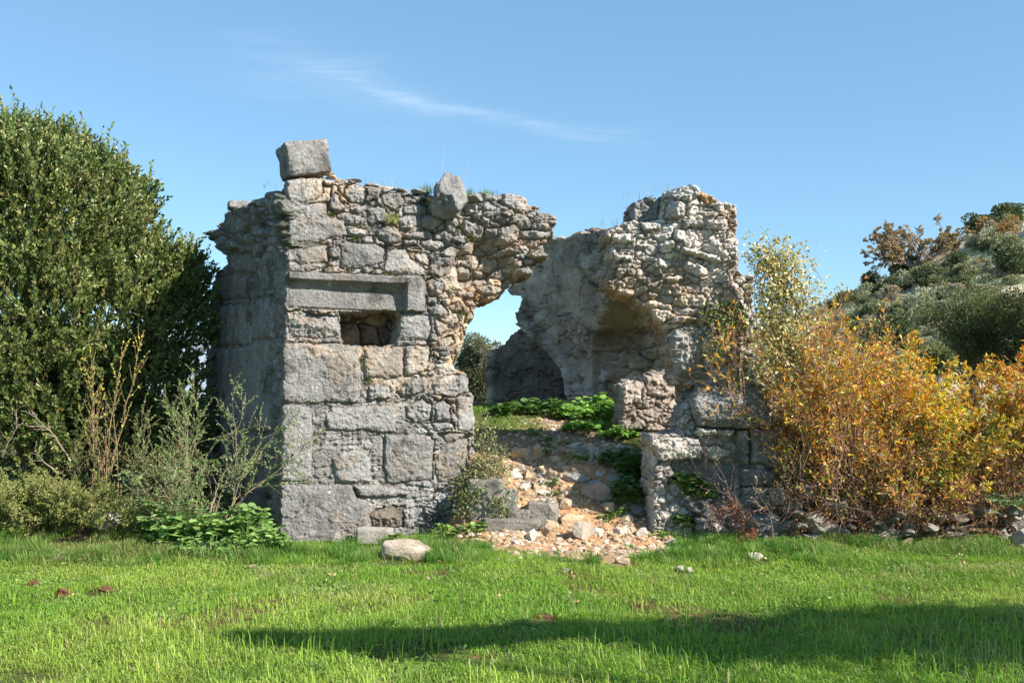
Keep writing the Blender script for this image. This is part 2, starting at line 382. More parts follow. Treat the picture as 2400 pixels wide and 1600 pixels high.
    if back:              # rear face
        off = len(Ve); us, inv = np.unique(Q, return_inverse=True)
        Vb = fr.pt(aa[us], zz[us], d[us] * 1.0 - thick); Ve = np.concatenate([Ve, Vb]); Ce = np.concatenate([Ce, col[us] * .9])
        Fe.append(inv.reshape(-1, 4)[:, ::-1] + off)
    part(rubble, Q[~isp], Ve, Fe, Ce)
    return dict(P=P, uv=uv, V=V, mask=mask)
# ------------------------------------------------------------------ rocks
_ico = {}
def ico(sub):
    if sub not in _ico:
        import bmesh
        bm = bmesh.new(); bmesh.ops.create_icosphere(bm, subdivisions=sub, radius=1)
        bm.verts.ensure_lookup_table()
        _ico[sub] = (np.array([v.co[:] for v in bm.verts]), np.array([[v.index for v in f.verts] for f in bm.faces])); bm.free()
    return _ico[sub]
def rock(dims, seed, sub=3, kind='rough', noise=.05, rot=None):
    """an angular stone: sphere cut by random planes (rough) or a worn block (block)"""
    rng = np.random.default_rng(seed); V, Fc = ico(sub); V = V.copy()
    if kind == 'block':
        pw = 16.0; V = V / (np.sum(np.abs(V) ** pw, 1) ** (1 / pw))[:, None]
        for _ in range(4):
            n = nrm(rng.normal(size=3)); dd = 1.25 + .25 * rng.random(); k = V @ n - dd; V = V - np.maximum(k, 0)[:, None] * n
    elif kind == 'drum':
        rr_ = np.hypot(V[:, 0], V[:, 1]); V = V / ((rr_ ** 10 + np.abs(V[:, 2]) ** 10) ** .1)[:, None]
        for _ in range(14):
            n = nrm(rng.normal(size=3) * [1, 1, .6]); dd = .84 + .2 * rng.random(); k = V @ n - dd; V = V - np.maximum(k, 0)[:, None] * n
    elif kind == 'round':
        for _ in range(13):
            n = nrm(rng.normal(size=3)); dd = .66 + .28 * rng.random(); k = V @ n - dd; V = V - np.maximum(k, 0)[:, None] * n * .93
    else:
        V = V * 1.25
        for _ in range(11):
            n = nrm(rng.normal(size=3)); dd = .55 + .35 * rng.random(); k = V @ n - dd; V = V - np.maximum(k, 0)[:, None] * n
    V = V / np.abs(V).max(0)
    d = np.asarray(dims) / 2; n0 = nrm(V)
    o = seed * 1.37
    V = V * d * (1 + noise * fbm(V + o, 1.6, 3, seed)[:, None] * 1.2)
    V = V + n0 * (noise * .35 * d.min() * fbm(V / d.min() + o, 3.5, 4, seed + 3, .6, True))[:, None] * 1.6
    if rot is not None: V = V @ rotm(*rot).T
    return V, Fc
def rotm(x, y, z):
    cx, sx, cy, sy, cz, sz = math.cos(x), math.sin(x), math.cos(y), math.sin(y), math.cos(z), math.sin(z)
    return np.array([[cz, -sz, 0], [sz, cz, 0], [0, 0, 1]]) @ np.array([[cy, 0, sy], [0, 1, 0], [-sy, 0, cy]]) @ np.array([[1, 0, 0], [0, cx, -sx], [0, sx, cx]])
# ------------------------------------------------------------------ terrain
def gz(x, y):
    x = np.asarray(x, float); y = np.asarray(y, float)
    zp = np.interp(y, [11.0, 11.7, 12.2, 12.7, 13.1, 13.5, 14.0, 14.6, 15.4, 16.6, 22, 26], [0, .02, .10, .33, .54, .78, 1.03, 1.19, 1.36, 1.54, 1.62, .3])
    wl = np.interp(y, [11, 12.4, 13.2, 14, 24], [-1.2, -1.0, -1.2, -2.6, -4]); wr = np.interp(y, [11, 12.6, 13.4, 24], [1.75, 1.75, 2.7, 3.2])
    m = ss(wl, wl + .75, x) * (1 - ss(wr - .35, wr + .5, x))
    z = zp * m
    z = z + .38 * np.exp(-((x + .35) / .42) ** 2 - ((y - 13.05) / .5) ** 2)
    z = z + ss(11.2, 13.6, y) * ss(-2.9, -4.2, x) * .38                      # bank under the trees, left
    z = z + ss(12.3, 13.6, y) * ss(3.2, 4.2, x) * .65 * (1 - ss(16, 24, y) * .5)   # bank behind the tumbled wall, right
    p = np.stack([x.ravel(), y.ravel(), 0 * x.ravel()], 1)
    z = z + (.025 * fbm(p, .9, 3, 3)).reshape(x.shape) + (.02 * fbm(p, 3.5, 3, 5)).reshape(x.shape) * np.clip(m + .3, 0, 1)
    return z
def dirtw(x, y):
    x = np.asarray(x, float); y = np.asarray(y, float); p = np.stack([x.ravel(), y.ravel(), 0 * x.ravel()], 1)
    n = fbm(p, 1.7, 4, 12).reshape(x.shape)
    c = np.interp(y, [10.6, 11.2, 12, 12.6, 13.2, 14, 15.2, 17], [1.0, .85, .62, .52, .5, .4, .5, .6]); w = np.interp(y, [10.2, 10.8, 11.5, 12, 12.7, 13.6, 14.6, 15.6, 18], [.0, .45, 1.1, 1.5, 1.3, 1.25, 1.2, .6, .5])
    n2 = fbm(p, 6, 3, 13).reshape(x.shape)
    return ss(1.3, .55, np.abs(x - c) / np.maximum(w, .01) - .5 * n - .35 * n2) * ss(10.1, 10.9, y + .5 * n) * ss(19, 16, y)
def gridc(lo, a, b, hi, st):
    mid = np.arange(a, b, st); g = 1.22; l = [a]; s = st
    while l[-1] > lo: s *= g; l.append(l[-1] - s)
    r = [mid[-1]]; s = st
    while r[-1] < hi: s *= g; r.append(r[-1] + s)
    return np.array(l[1:][::-1] + list(mid) + r[1:])
gx = gridc(-3500, -3.2, 4.0, 3500, .035); gy = gridc(-60, 10.2, 17.5, 6000, .035)
X, Y = np.meshgrid(gx, gy); Zg = gz(X, Y); dw = dirtw(X, Y)
pp = np.stack([X.ravel(), Y.ravel(), 0 * X.ravel()], 1)
Zg = Zg + dw * (.030 * fbm(pp, 8, 3, 31, .6, True) + .012 * fbm(pp, 22, 2, 33)).reshape(X.shape)
gcol = np.tile(np.array([.10, .105, .035]), (X.size, 1)) * (1 + .25 * fbm(pp, 1.1, 3, 8))[:, None]
mud = ss(.28, .5, fbm(pp, 1.3, 3, 77)); gcol = mix(gcol, np.tile(np.array([.17, .10, .055]), (X.size, 1)), mud * .7)
dcol = mix(np.tile(np.array([.50, .275, .14]), (X.size, 1)), np.tile(np.array([.34, .24, .16]), (X.size, 1)), ss(-.3, .4, fbm(pp, 2.4, 3, 14)))
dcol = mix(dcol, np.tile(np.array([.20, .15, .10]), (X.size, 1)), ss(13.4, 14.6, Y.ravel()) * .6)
gcol = mix(gcol, dcol, dw.ravel())
nx, ny = len(gx), len(gy); ii = np.arange(nx * ny).reshape(ny, nx)
GQ = np.stack([ii[:-1, :-1], ii[:-1, 1:], ii[1:, 1:], ii[1:, :-1]], -1).reshape(-1, 4)
tag(link('ground', mesh('ground', np.stack([X.ravel(), Y.ravel(), Zg.ravel()], 1), [GQ], gcol, True), M_SOIL), kind='structure')
def ground_at(u, v):
    r = ray(u, v); k = np.arange(4.5, 24, .02); q = EYE + np.outer(k / r[1], r)
    b = np.where(q[:, 2] < gz(q[:, 0], q[:, 1]))[0]
    q = q[b[0]] if len(b) else q[-1]
    return q
# ------------------------------------------------------------------ the ruined corner: front wall on the left
T = R(14)
def P_(pts, k='r', **kw): return dict(p=pts, k=k, **kw)
FL = Frame(at(652, 1240, 12.2), T)
outl = [(646, 1320), (651, 1245), (655, 1120), (657, 950), (661, 805), (668, 740), (668, 640), (672, 560), (673, 480), (668, 442), (667, 420), (700, 414), (757, 416), (770, 421), (788, 424), (815, 417), (840, 428), (861, 434), (896, 437), (928, 446),
        (976, 450), (1010, 455), (1090, 468), (1109, 450), (1130, 446), (1160, 456), (1180, 449), (1215, 455), (1240, 464), (1245, 480), (1269, 486), (1270, 498), (1290, 499), (1306, 516), (1307, 529), (1299, 534), (1299, 558), (1281, 569), (1274, 580), (1285, 604),
        (1281, 610), (1262, 611), (1250, 617), (1256, 626), (1246, 646), (1221, 650), (1202, 667), (1190, 686), (1173, 697), (1141, 704), (1125, 718), (1122, 740), (1106, 757), (1103, 782), (1090, 820), (1071, 852), (1069, 862), (1099, 875), (1102, 920),
        (1114, 927), (1116, 990), (1113, 1061), (1100, 1089), (1088, 1117), (1080, 1180), (1084, 1320)]
hole = [(799, 733), (928, 730), (934, 746), (930, 775), (928, 803), (905, 809), (850, 811), (806, 806), (799, 790)]
A = dict(k='a')
st = []
def a_(pts, **kw): st.append(P_(pts, 'a', **dict(dict(part='ashlar_block'), **kw)))
def r_(*ps, **kw):
    for p in ps: st.append(P_(p, 'r', **kw))
a_(c1([(682, 372), (965, 372), (958, 480), (905, 532), (780, 562), (696, 552)]), d=.02)
a_(c1([(700, 575), (985, 555), (1000, 640), (1120, 690), (1140, 790), (1060, 805), (960, 840), (700, 847)]), d=.03)
a_(c1([(765, 870), (1005, 860), (1007, 980), (940, 1002), (780, 1002)]), d=.01)
a_(c1([(1085, 850), (1130, 835), (1330, 853), (1405, 890), (1402, 990), (1330, 1002), (1230, 1032), (1088, 1027)]), d=.035)
a_(c1([(1430, 915), (1490, 885), (1570, 900), (1605, 965), (1722, 1040), (1715, 1088), (1408, 1067)]), d=.03)
LINT = c1([(690, 1058), (1580, 1094), (1620, 1090), (1700, 1108), (1718, 1200), (1702, 1345), (1410, 1345), (690, 1318)])
a_(LINT, part='lintel', label='grey moulded cornice lintel above the small niche', c=GREY * 1.0)
st.append(P_(c1([(690, 1345), (800, 1330), (900, 1370), (1080, 1380), (1095, 1530), (1000, 1545), (715, 1545)]), 's', part='ashlar_block', c=GREY * 1.1, d=-.03))
st.append(P_(c1([(1515, 1400), (1540, 1365), (1640, 1360), (1740, 1375), (1757, 1470), (1740, 1562), (1510, 1562)]), 'a', part='ashlar_block', d=.0))
a_(c2([(613, 70), (1120, 70), (1130, 110), (1120, 462), (600, 466)]), d=.035, label='large ashlar block with a rough crust of lichen')
a_(c2([(1145, 95), (1412, 95), (1416, 290), (1300, 302), (1150, 302)]), d=.025)
r_(c2([(1425, 85), (1595, 85), (1590, 150), (1570, 250), (1520, 270), (1420, 290)]), c2([(1170, 350), (1320, 370), (1330, 430), (1180, 462)]), c2([(1360, 370), (1480, 300), (1580, 310), (1577, 390), (1400, 432)]), d=-.01)
a_(c2([(598, 480), (720, 480), (800, 500), (802, 960), (750, 992), (588, 990)]), d=.03)
a_(c2([(893, 545), (940, 500), (1382, 483), (1362, 660), (1280, 667), (1160, 650), (905, 652)]), d=.03)
a_(c2([(930, 830), (1000, 790), (1130, 780), (1195, 840), (1187, 992), (958, 997)]), d=.02)
a_(c2([(1288, 680), (1590, 683), (1612, 720), (1602, 982), (1300, 1002), (1283, 880)]), d=.025)
a_(c2([(580, 1012), (1070, 1012), (1102, 1100), (1182, 1130), (1172, 1305), (1000, 1420), (570, 1420)]), d=.035)
a_(c2([(1080, 1020), (1220, 1010), (1440, 1050), (1442, 1085), (1300, 1092), (1110, 1092)]), d=.05)
a_(c2([(1620, 860), (1700, 740), (1847, 700), (1832, 900), (1780, 982), (1640, 1002)]), d=.0)
st.append(P_(c2([(1180, 1200), (1300, 1150), (1420, 1160), (1425, 1300), (1200, 1320)]), 's', c=[.20, .165, .13], d=-.04))
r_(c2([(1430, 500), (1540, 440), (1600, 480), (1600, 590), (1500, 602), (1430, 560)]), c2([(1620, 480), (1700, 440), (1730, 490), (1722, 580), (1620, 592)]), c2([(1610, 340), (1700, 280), (1852, 272), (1864, 400), (1740, 432), (1620, 412)]), c2([(1600, 600), (1740, 590), (1762, 640), (1620, 652)]), d=-.02)
a_(c2([(1762, 430), (1895, 420), (1897, 600), (1852, 662), (1770, 652)]), d=.01)
a_(c2([(1640, 670), (1760, 660), (1880, 690), (1700, 735)]), d=-.02)
r_(c1([(1050, 480), (1085, 500), (1092, 550), (1142, 600), (1070, 632), (1000, 592), (1015, 520)]), c1([(1120, 440), (1200, 415), (1272, 430), (1282, 500), (1252, 562), (1170, 562), (1112, 510)]), c1([(1150, 590), (1280, 572), (1287, 612), (1220, 642), (1160, 622)]),
   c1([(1048, 640), (1110, 620), (1180, 640), (1262, 670), (1257, 712), (1170, 722), (1100, 702)]), c1([(1283, 590), (1400, 580), (1442, 630), (1422, 690), (1330, 722), (1283, 692)]), c1([(1380, 500), (1460, 470), (1530, 488), (1564, 530), (1542, 592), (1480, 612), (1408, 572)]),
   c1([(1545, 575), (1640, 555), (1732, 570), (1737, 632), (1650, 647), (1543, 642)]), c1([(1500, 680), (1560, 640), (1642, 650), (1652, 720), (1602, 752), (1528, 742)]), c1([(1148, 760), (1200, 725), (1282, 745), (1287, 792), (1200, 812), (1143, 802)]),
   c1([(1350, 770), (1410, 730), (1490, 730), (1544, 790), (1532, 842), (1450, 857), (1368, 822)]), c1([(1548, 790), (1600, 765), (1742, 755), (1787, 780), (1762, 812), (1640, 827), (1558, 812)]), c1([(1543, 825), (1652, 820), (1652, 852), (1548, 862)]),
   c1([(1668, 830), (1760, 820), (1852, 830), (1864, 870), (1780, 897), (1668, 862)]), c1([(1540, 870), (1620, 890), (1772, 895), (1762, 922), (1600, 917)]), c1([(1613, 935), (1722, 935), (1747, 970), (1737, 1007), (1658, 987)]),
   c1([(1678, 650), (1760, 635), (1832, 650), (1852, 700), (1780, 747), (1678, 737)]), c1([(1010, 890), (1080, 865), (1085, 962), (1010, 952)]))
r_(c3([(688, 300), (720, 225), (830, 240), (907, 265), (897, 330), (860, 392), (760, 352)]), c3([(548, 330), (610, 290), (672, 330), (642, 372), (560, 367)]), c3([(413, 340), (470, 305), (532, 320), (522, 382), (438, 397)]), c3([(440, 290), (510, 240), (560, 205), (577, 240), (562, 302), (460, 302)]),
   c3([(288, 395), (380, 395), (402, 470), (387, 532), (310, 527), (288, 460)]), c3([(213, 450), (260, 400), (292, 440), (290, 502), (238, 507)]), c3([(343, 550), (440, 535), (502, 560), (430, 602), (343, 592)]), c3([(428, 420), (470, 430), (582, 480), (577, 562), (500, 562), (428, 500)]),
   c3([(538, 430), (560, 405), (622, 420), (617, 457), (548, 457)]), c3([(588, 480), (692, 485), (662, 557), (578, 542)]), c3([(648, 400), (700, 390), (772, 430), (740, 457), (658, 427)]), c3([(623, 430), (722, 460), (702, 482), (623, 462)]),
   c3([(718, 470), (800, 450), (832, 500), (822, 592), (740, 612), (648, 602), (688, 530)]), c3([(828, 500), (1000, 510), (1064, 520), (1064, 562), (940, 572), (848, 562)]), c3([(948, 460), (1040, 450), (1064, 500), (958, 507)]), c3([(243, 650), (330, 615), (417, 650), (382, 707), (298, 692)]),
   c3([(173, 760), (230, 690), (300, 690), (352, 730), (332, 812), (260, 842), (173, 832)]), c3([(1028, 440), (1110, 430), (1126, 467), (1048, 472)]), c3([(148, 870), (200, 850), (282, 900), (272, 977), (178, 982)]), c3([(153, 990), (237, 990), (227, 1047), (158, 1047)]),
   c3([(153, 1070), (260, 1030), (322, 1100), (302, 1152), (188, 1122)]), c3([(208, 1150), (300, 1190), (322, 1230), (240, 1282), (213, 1230)]), c3([(188, 1390), (250, 1300), (350, 1270), (372, 1330), (300, 1382)]), c1([(1752, 970), (1800, 925), (1880, 950), (1880, 1082), (1760, 1097)]))
r_(c3([(798, 790), (890, 765), (934, 820), (902, 842), (810, 832)]), c3([(878, 690), (960, 650), (1054, 700), (1032, 722), (930, 717)]), c3([(638, 680), (700, 640), (820, 625), (852, 670), (760, 692), (658, 692)]), d=.05)
r_(c3([(398, 760), (440, 730), (502, 780), (502, 852), (428, 852)]), c3([(358, 940), (440, 930), (532, 960), (512, 1002), (398, 982)]), c3([(318, 1050), (400, 1030), (432, 1080), (350, 1102)]), c3([(438, 1010), (530, 1010), (552, 1050), (468, 1052)]), c3([(540, 900), (640, 880), (740, 910), (760, 950), (640, 970), (560, 950)]), d=.0)
dctl = [(700, 500, 0), (700, 700, 0), (700, 1000, 0), (700, 1200, 0), (850, 480, 0), (850, 620, 0), (850, 900, -.01), (850, 1100, -.015), (850, 1220, 0), (960, 520, 0), (960, 640, 0), (970, 760, 0), (980, 900, -.02), (1000, 1050, -.02), (1000, 1200, -.02),
        (1050, 500, 0), (1060, 560, -.02), (1130, 500, .02), (1200, 500, .02), (1260, 530, .03), (1180, 560, 0), (1240, 580, -.02)] + \
       [(*c3([(a, b)])[0], d) for a, b, d in [(405, 740, -.34), (440, 690, -.38), (560, 640, -.36), (600, 690, -.36), (450, 850, -.38), (600, 800, -.32), (560, 850, -.36), (700, 740, -.22), (840, 690, -.04), (1000, 685, .02), (880, 810, -.06), (760, 850, -.30), (650, 940, -.22), (480, 960, -.16), (560, 1000, -.30), (380, 1010, -.08),
         (450, 1060, -.16), (530, 1090, -.32), (290, 980, -.02), (420, 1180, -.15), (475, 1180, -.30), (350, 1280, -.08), (450, 1290, -.30), (290, 1400, -.03), (370, 1460, -.22), (330, 720, -.02), (330, 860, -.08), (250, 900, 0), (420, 620, -.02), (250, 1100, -.01), (180, 1250, 0)]] + \
       [(1060, 870, -.04), (1085, 900, -.03), (1105, 960, -.06), (1100, 1050, -.04), (1060, 1000, -.01), (1050, 1150, -.08), (1040, 1230, -.1)]
fctl = [(700, 500, 0), (700, 900, 0), (850, 600, 0), (850, 1000, 0), (960, 480, 0), (970, 760, 0), (1000, 1000, 0), (1150, 500, 0), (1240, 540, .06), (1060, 560, 0), (1000, 1200, 0), (700, 1200, 0), (780, 425, .55), (860, 436, .5), (940, 450, .3), (760, 440, .5),
        (860, 470, .05), (790, 730, .35), (770, 760, .2), (700, 735, .25), (850, 728, .5), (1100, 900, .1), (1112, 960, .35), (1100, 1060, .25)] + \
       [(*c3([(a, b)])[0], d) for a, b, d in [(420, 740, .45), (560, 640, .6), (600, 700, .5), (460, 850, .4), (600, 800, .55), (700, 740, .4), (840, 690, .25), (1000, 685, .35), (880, 810, .6), (870, 600, .75), (760, 850, .6), (650, 940, .75), (480, 960, .75), (560, 1000, .8), (380, 1010, .9), (450, 1060, .85),
        (530, 1090, .9), (290, 980, .5), (420, 1180, .6), (475, 1180, .85), (340, 1250, .4), (450, 1290, .85), (270, 1400, .2), (370, 1460, .8), (330, 720, .15), (330, 860, .5), (330, 910, .8), (250, 900, 0), (250, 1100, .2), (180, 1250, .0), (1000, 560, .2), (940, 640, .6), (420, 620, .1)]]
def lint_post(uv, lab, h, col, d0, fv, e):
    il = [i for i, s in enumerate(st) if s.get('part') == 'lintel'][0]; m = lab == il
    u = uv[m, 0]; v = uv[m, 1]; top = np.interp(u, [670, 957], [637, 649]); bot = np.interp(u, [670, 900, 995], [719, 729, 729]); t = (v - top) / (bot - top)
    prof = np.interp(t, [0, .03, .05, .20, .225, .25, .32, .40, .46, .50, .52, .97, 1], [.10, .16, .165, .16, .150, .085, .055, .035, .022, .02, .035, .03, .0])
    prof = np.where(u < 672 + 6, np.interp(t, [0, .2, .5, 1], [.10, .09, .03, .02]), prof)
    st_ = ss(945, 953, u); prof = prof * (1 - st_) + st_ * (.165 - .05 * ss(975, 996, u) - .03 * ss(.75, 1, t)) + .012 * st_ * (h[m] / .05)
    q = np.stack([u, v, 0 * u], 1) * .012
    h[m] = prof + .004 * fbm(q, 12, 4, 5) + np.where(t > .5, .003, .002) * fbm(q, 40, 2, 6) - .012 * ss(.3, .6, fbm(q, 6, 3, 9)) * ss(.12, .3, t) * (t < .5)
    fv[m] = 0
    return h, col, d0, fv
ruin = empty('ruined_wall', 'tall ruined corner of grey ashlar and rubble with a small niche under a moulded lintel', 'ruin', loc=(0, 0, 0))
flat_l = lambda uv: ss(800, 830, uv[:, 1]) * ss(1010, 960, uv[:, 0]) * .75
masonry(ruin, FL, outl, st, .0085, 4, holes=[hole], depth=dctl, fresh=fctl, cell=(32, 17), amp=.052, fillamp=.044, thick=.75, chunk=.022, post=lint_post, fill_flat=flat_l, rubble='rubble_masonry')
# back of the small niche: rough core stones set deep in the wall
FNI = Frame(FL.world(860, 770, -.62), T)
masonry(ruin, FNI, [(780, 700), (950, 700), (950, 830), (780, 830)], [], .011, 9, cell=(34, 26), amp=.07, thick=.2, fresh=[(860, 770, .35), (800, 740, .5), (920, 790, .25)], base=np.array([.27, .20, .15]), rubble='niche_back', back=False)
# ------------------------------------------------------------------ the shaded flank of the same corner, running back to the left
FS = Frame(at(654, 1240, 12.2) + np.array([0.012, .03, 0]), 0, S=(-math.sin(R(27)), math.cos(R(27)), 0))
outs = [(658, 1330), (657, 950), (662, 805), (669, 640), (674, 480), (672, 444), (641, 447), (628, 451), (619, 463), (600, 468), (587, 474), (575, 480), (560, 484), (538, 491), (523, 499), (525, 517), (512, 528), (512, 538), (495, 540), (474, 545), (491, 555), (503, 572), (507, 580), (518, 590), (526, 600),
        (531, 614), (520, 625), (505, 640), (498, 650), (495, 682), (490, 746), (489, 815), (487, 1000), (487, 1330)]
sst = [P_([(489, 718), (580, 712), (583, 808), (486, 812)], 'a', part='ashlar_block'), P_([(612, 605), (630, 592), (658, 590), (657, 680), (618, 682)], 'a', part='ashlar_block'), P_([(480, 816), (560, 816), (640, 800), (642, 1010), (480, 1010)], 'a', part='ashlar_block', d=.03), P_([(592, 700), (650, 694), (650, 795), (595, 798)], 'a', part='ashlar_block'),
       P_([(480, 1016), (645, 1016), (645, 1160), (480, 1160)], 'a', part='ashlar_block'), P_([(502, 655), (560, 640), (600, 650), (600, 700), (500, 706)], 'a', part='ashlar_block'), P_([(530, 600), (600, 590), (605, 640), (540, 640)], 'a', part='ashlar_block')]
def moss(uv, col, q, d):
    m = ss(.1, .4, fbm(q, 2.2, 4, 301)) * .55; col = mix(col, np.tile(np.array([.07, .075, .03]), (len(q), 1)), m)
    return mix(col, np.tile(np.array([.46, .45, .43]), (len(q), 1)), ss(.25, .5, fbm(q, 7, 4, 305)) * .5)
masonry(ruin, FS, outs, sst, .016, 14, cell=(26, 24), amp=.05, thick=.5, ds=.022, colour=moss, base=GREY * .85, fill_flat=lambda uv: ss(560, 640, uv[:, 1]) * .6, rubble='flank_masonry', rough=.016)
# ------------------------------------------------------------------ right pier with the broken arch springing
FP = Frame(at(1660, 1265, 12.35), R(3))
outp = [(1436, 566), (1424, 556), (1414, 547), (1428, 538), (1450, 522), (1471, 512), (1489, 510), (1486, 483), (1503, 461), (1512, 457), (1529, 450), (1545, 455), (1557, 454), (1570, 444), (1586, 438), (1610, 440), (1627, 432), (1640, 446), (1657, 450), (1669, 458), (1682, 469), (1710, 474), (1728, 486), (1729, 527), (1736, 578), (1745, 622),
        (1765, 632), (1790, 636), (1790, 750), (1788, 905), (1803, 908), (1805, 1000), (1820, 1006), (1819, 1088), (1808, 1132), (1808, 1190), (1819, 1197), (1820, 1320), (1600, 1320), (1526, 1320), (1526, 1244), (1523, 1224), (1524, 1204), (1523, 1122), (1526, 1071), (1516, 1040), (1519, 1017), (1560, 1015), (1594, 1013), (1594, 979), (1600, 950), (1618, 942),
        (1640, 905), (1590, 900), (1587, 884), (1576, 846), (1570, 815), (1564, 776), (1554, 760), (1538, 748), (1529, 720), (1503, 712), (1493, 693), (1446, 684), (1425, 668), (1428, 640), (1436, 610), (1432, 590)]
pst = []
def pr(*ps, k='r', **kw):
    for p in ps: pst.append(P_(p, k, **kw))
pr(c4([(428, 262), (480, 190), (560, 160), (640, 182), (630, 250), (612, 350), (480, 372), (425, 332)]), d=-.12, c=GREY * .8)
pr(c4([(650, 182), (740, 118), (870, 102), (912, 150), (902, 190), (830, 242), (700, 212)]), c4([(690, 216), (800, 252), (790, 350), (640, 350)]), c4([(785, 365), (930, 365), (935, 420), (790, 420)]), c4([(945, 370), (1065, 365), (1080, 440), (950, 440)]), d=.05, c=GREY * 1.3)
pr(c4([(910, 150), (1000, 180), (1044, 225), (960, 252), (900, 200)]), d=.02, c=ORANGE * .95, f=.8)
pr(c4([(798, 660), (960, 710), (974, 760), (930, 782), (860, 762), (798, 722)]), c4([(620, 540), (680, 510), (720, 520), (720, 570), (670, 610), (620, 590)]), c4([(290, 612), (422, 620), (417, 667), (288, 657)]), c4([(780, 560), (930, 600), (1060, 640), (1050, 690), (900, 640), (770, 600)]), c4([(720, 430), (800, 440), (830, 500), (760, 530), (720, 490)]), c4([(480, 375), (620, 385), (640, 440), (500, 440)]), c4([(270, 460), (420, 455), (400, 530), (270, 520)]), d=.04)
pr(c4([(960, 965), (1030, 955), (1082, 1020), (1060, 1040), (970, 1025)]), d=.08, c=GREY * 1.2)
pr(c4([(690, 1160), (880, 1105), (950, 1180), (930, 1300), (960, 1400), (1000, 1530), (745, 1500), (700, 1330)]), k='s', d=-.03, c=GREY * 1.15)
pr(c4([(300, 880), (330, 830), (450, 870), (450, 925), (380, 940)]), c4([(235, 820), (300, 830), (300, 890), (235, 880)]), d=.0, f=.7)
pr(c4([(565, 1000), (700, 1020), (740, 1060), (640, 1130), (580, 1070)]), c4([(740, 1060), (880, 1080), (930, 1100), (760, 1110), (660, 1130)]), c4([(640, 790), (760, 760), (800, 800), (700, 830)]), d=.03, f=.55)
pa = dict(k='a', part='ashlar_block')
pr(c5([(1720, 165), (2215, 168), (2214, 440), (2050, 452), (1720, 432), (1668, 290)]), k='a', part='ashlar_block', d=.20, c=GREY * .95, label='big lichen-spotted ashlar block topmost in the low right pier')
pr(c5([(1710, 448), (1980, 460), (1960, 500), (1708, 500)]), k='a', part='ashlar_block', d=.18)
pr(c5([(1378, 500), (1730, 520), (1748, 662), (1450, 662), (1368, 560)]), k='a', part='ashlar_block', d=.16)
pr(c5([(2070, 458), (2268, 458), (2262, 697), (2078, 692)]), c5([(1990, 470), (2060, 460), (2066, 692), (2008, 692)]), k='a', part='ashlar_block', d=.17, c=GREY * .95)
pr(c5([(1778, 580), (1860, 560), (1962, 610), (1952, 652), (1850, 672), (1788, 652)]), c5([(1735, 570), (1775, 570), (1775, 640), (1740, 650)]), d=.05)
pr(c5([(1555, 690), (1850, 672), (1992, 720), (1982, 882), (1850, 902), (1715, 880), (1590, 800)]), k='a', part='ashlar_block', d=-.02, c=GREY * .9)
pr(c5([(1620, 970), (1750, 920), (1852, 930), (1864, 1020), (1760, 1062), (1678, 1032)]), c5([(1678, 1062), (1800, 1050), (1792, 1182), (1688, 1152)]), c5([(1930, 1080), (2020, 1070), (2030, 1180), (1950, 1200)]), d=.14, c=GREY * .8)
pr(c5([(2008, 730), (2252, 730), (2244, 842), (2018, 842)]), c5([(2018, 852), (2232, 852), (2222, 1012), (2028, 982)]), k='a', part='ashlar_block', d=.14, c=GREY * .9)
pr(c5([(2060, 1040), (2262, 1030), (2254, 1250), (2150, 1330), (2070, 1180)]), k='a', part='ashlar_block', d=.24, c=GREY)
pdep = [(1460, 540, -.15), (1500, 480, -.2), (1500, 560, -.1), (1600, 480, 0), (1700, 500, 0), (1600, 580, 0), (1700, 600, 0), (1460, 610, -.12), (1450, 660, -.25), (1500, 690, -.3), (1520, 640, -.2), (1540, 660, -.16), (1560, 620, -.1), (1600, 650, -.12), (1600, 690, -.10), (1540, 710, -.22), (1560, 740, -.25), (1640, 700, -.06), (1600, 740, -.12), (1640, 640, -.06),
        (1700, 680, -.06), (1755, 650, -.45), (1775, 700, -.5), (1770, 800, -.45), (1740, 720, -.2), (1740, 850, -.3), (1600, 800, -.1), (1640, 800, -.08), (1600, 860, -.1), (1680, 800, -.12), (1680, 880, -.15), (1620, 895, -.35), (1650, 895, -.4), (1700, 960, -.05), (1620, 960, -.1), (1700, 1040, -.2), (1640, 1040, -.15), (1560, 1040, -.02), (1540, 1100, 0), (1540, 1200, .02), (1580, 1180, -.05),
        (1640, 1100, -.28), (1680, 1090, -.28), (1600, 1100, -.2), (1700, 1180, -.25), (1740, 1160, -.1), (1780, 1050, -.05), (1780, 1120, -.06), (1780, 1230, 0), (1660, 1230, -.05), (1600, 1230, -.05)]
pf = [(1600, 480, .06), (1700, 520, .25), (1715, 480, .55), (1600, 580, .05), (1700, 600, .15), (1500, 560, .05), (1460, 610, .15), (1450, 670, .6), (1500, 640, .45), (1540, 660, .5), (1600, 660, .55), (1600, 700, .65), (1540, 710, .55), (1560, 740, .6), (1640, 700, .55), (1640, 640, .35), (1710, 670, .75), (1690, 640, .25), (1755, 650, 0), (1775, 720, 0), (1600, 800, .15), (1680, 800, .05), (1620, 740, .55), (1565, 780, .5),
      (1600, 880, .1), (1700, 960, 0), (1540, 1040, .15), (1640, 1100, 0), (1780, 1050, 0), (1780, 1230, 0), (1540, 1150, .12), (1530, 580, .0), (1660, 560, .1)]
pier = empty('ruined_pier', 'crumbling right pier of pale rubble with a broken arch springing above large dark blocks', 'ruin')
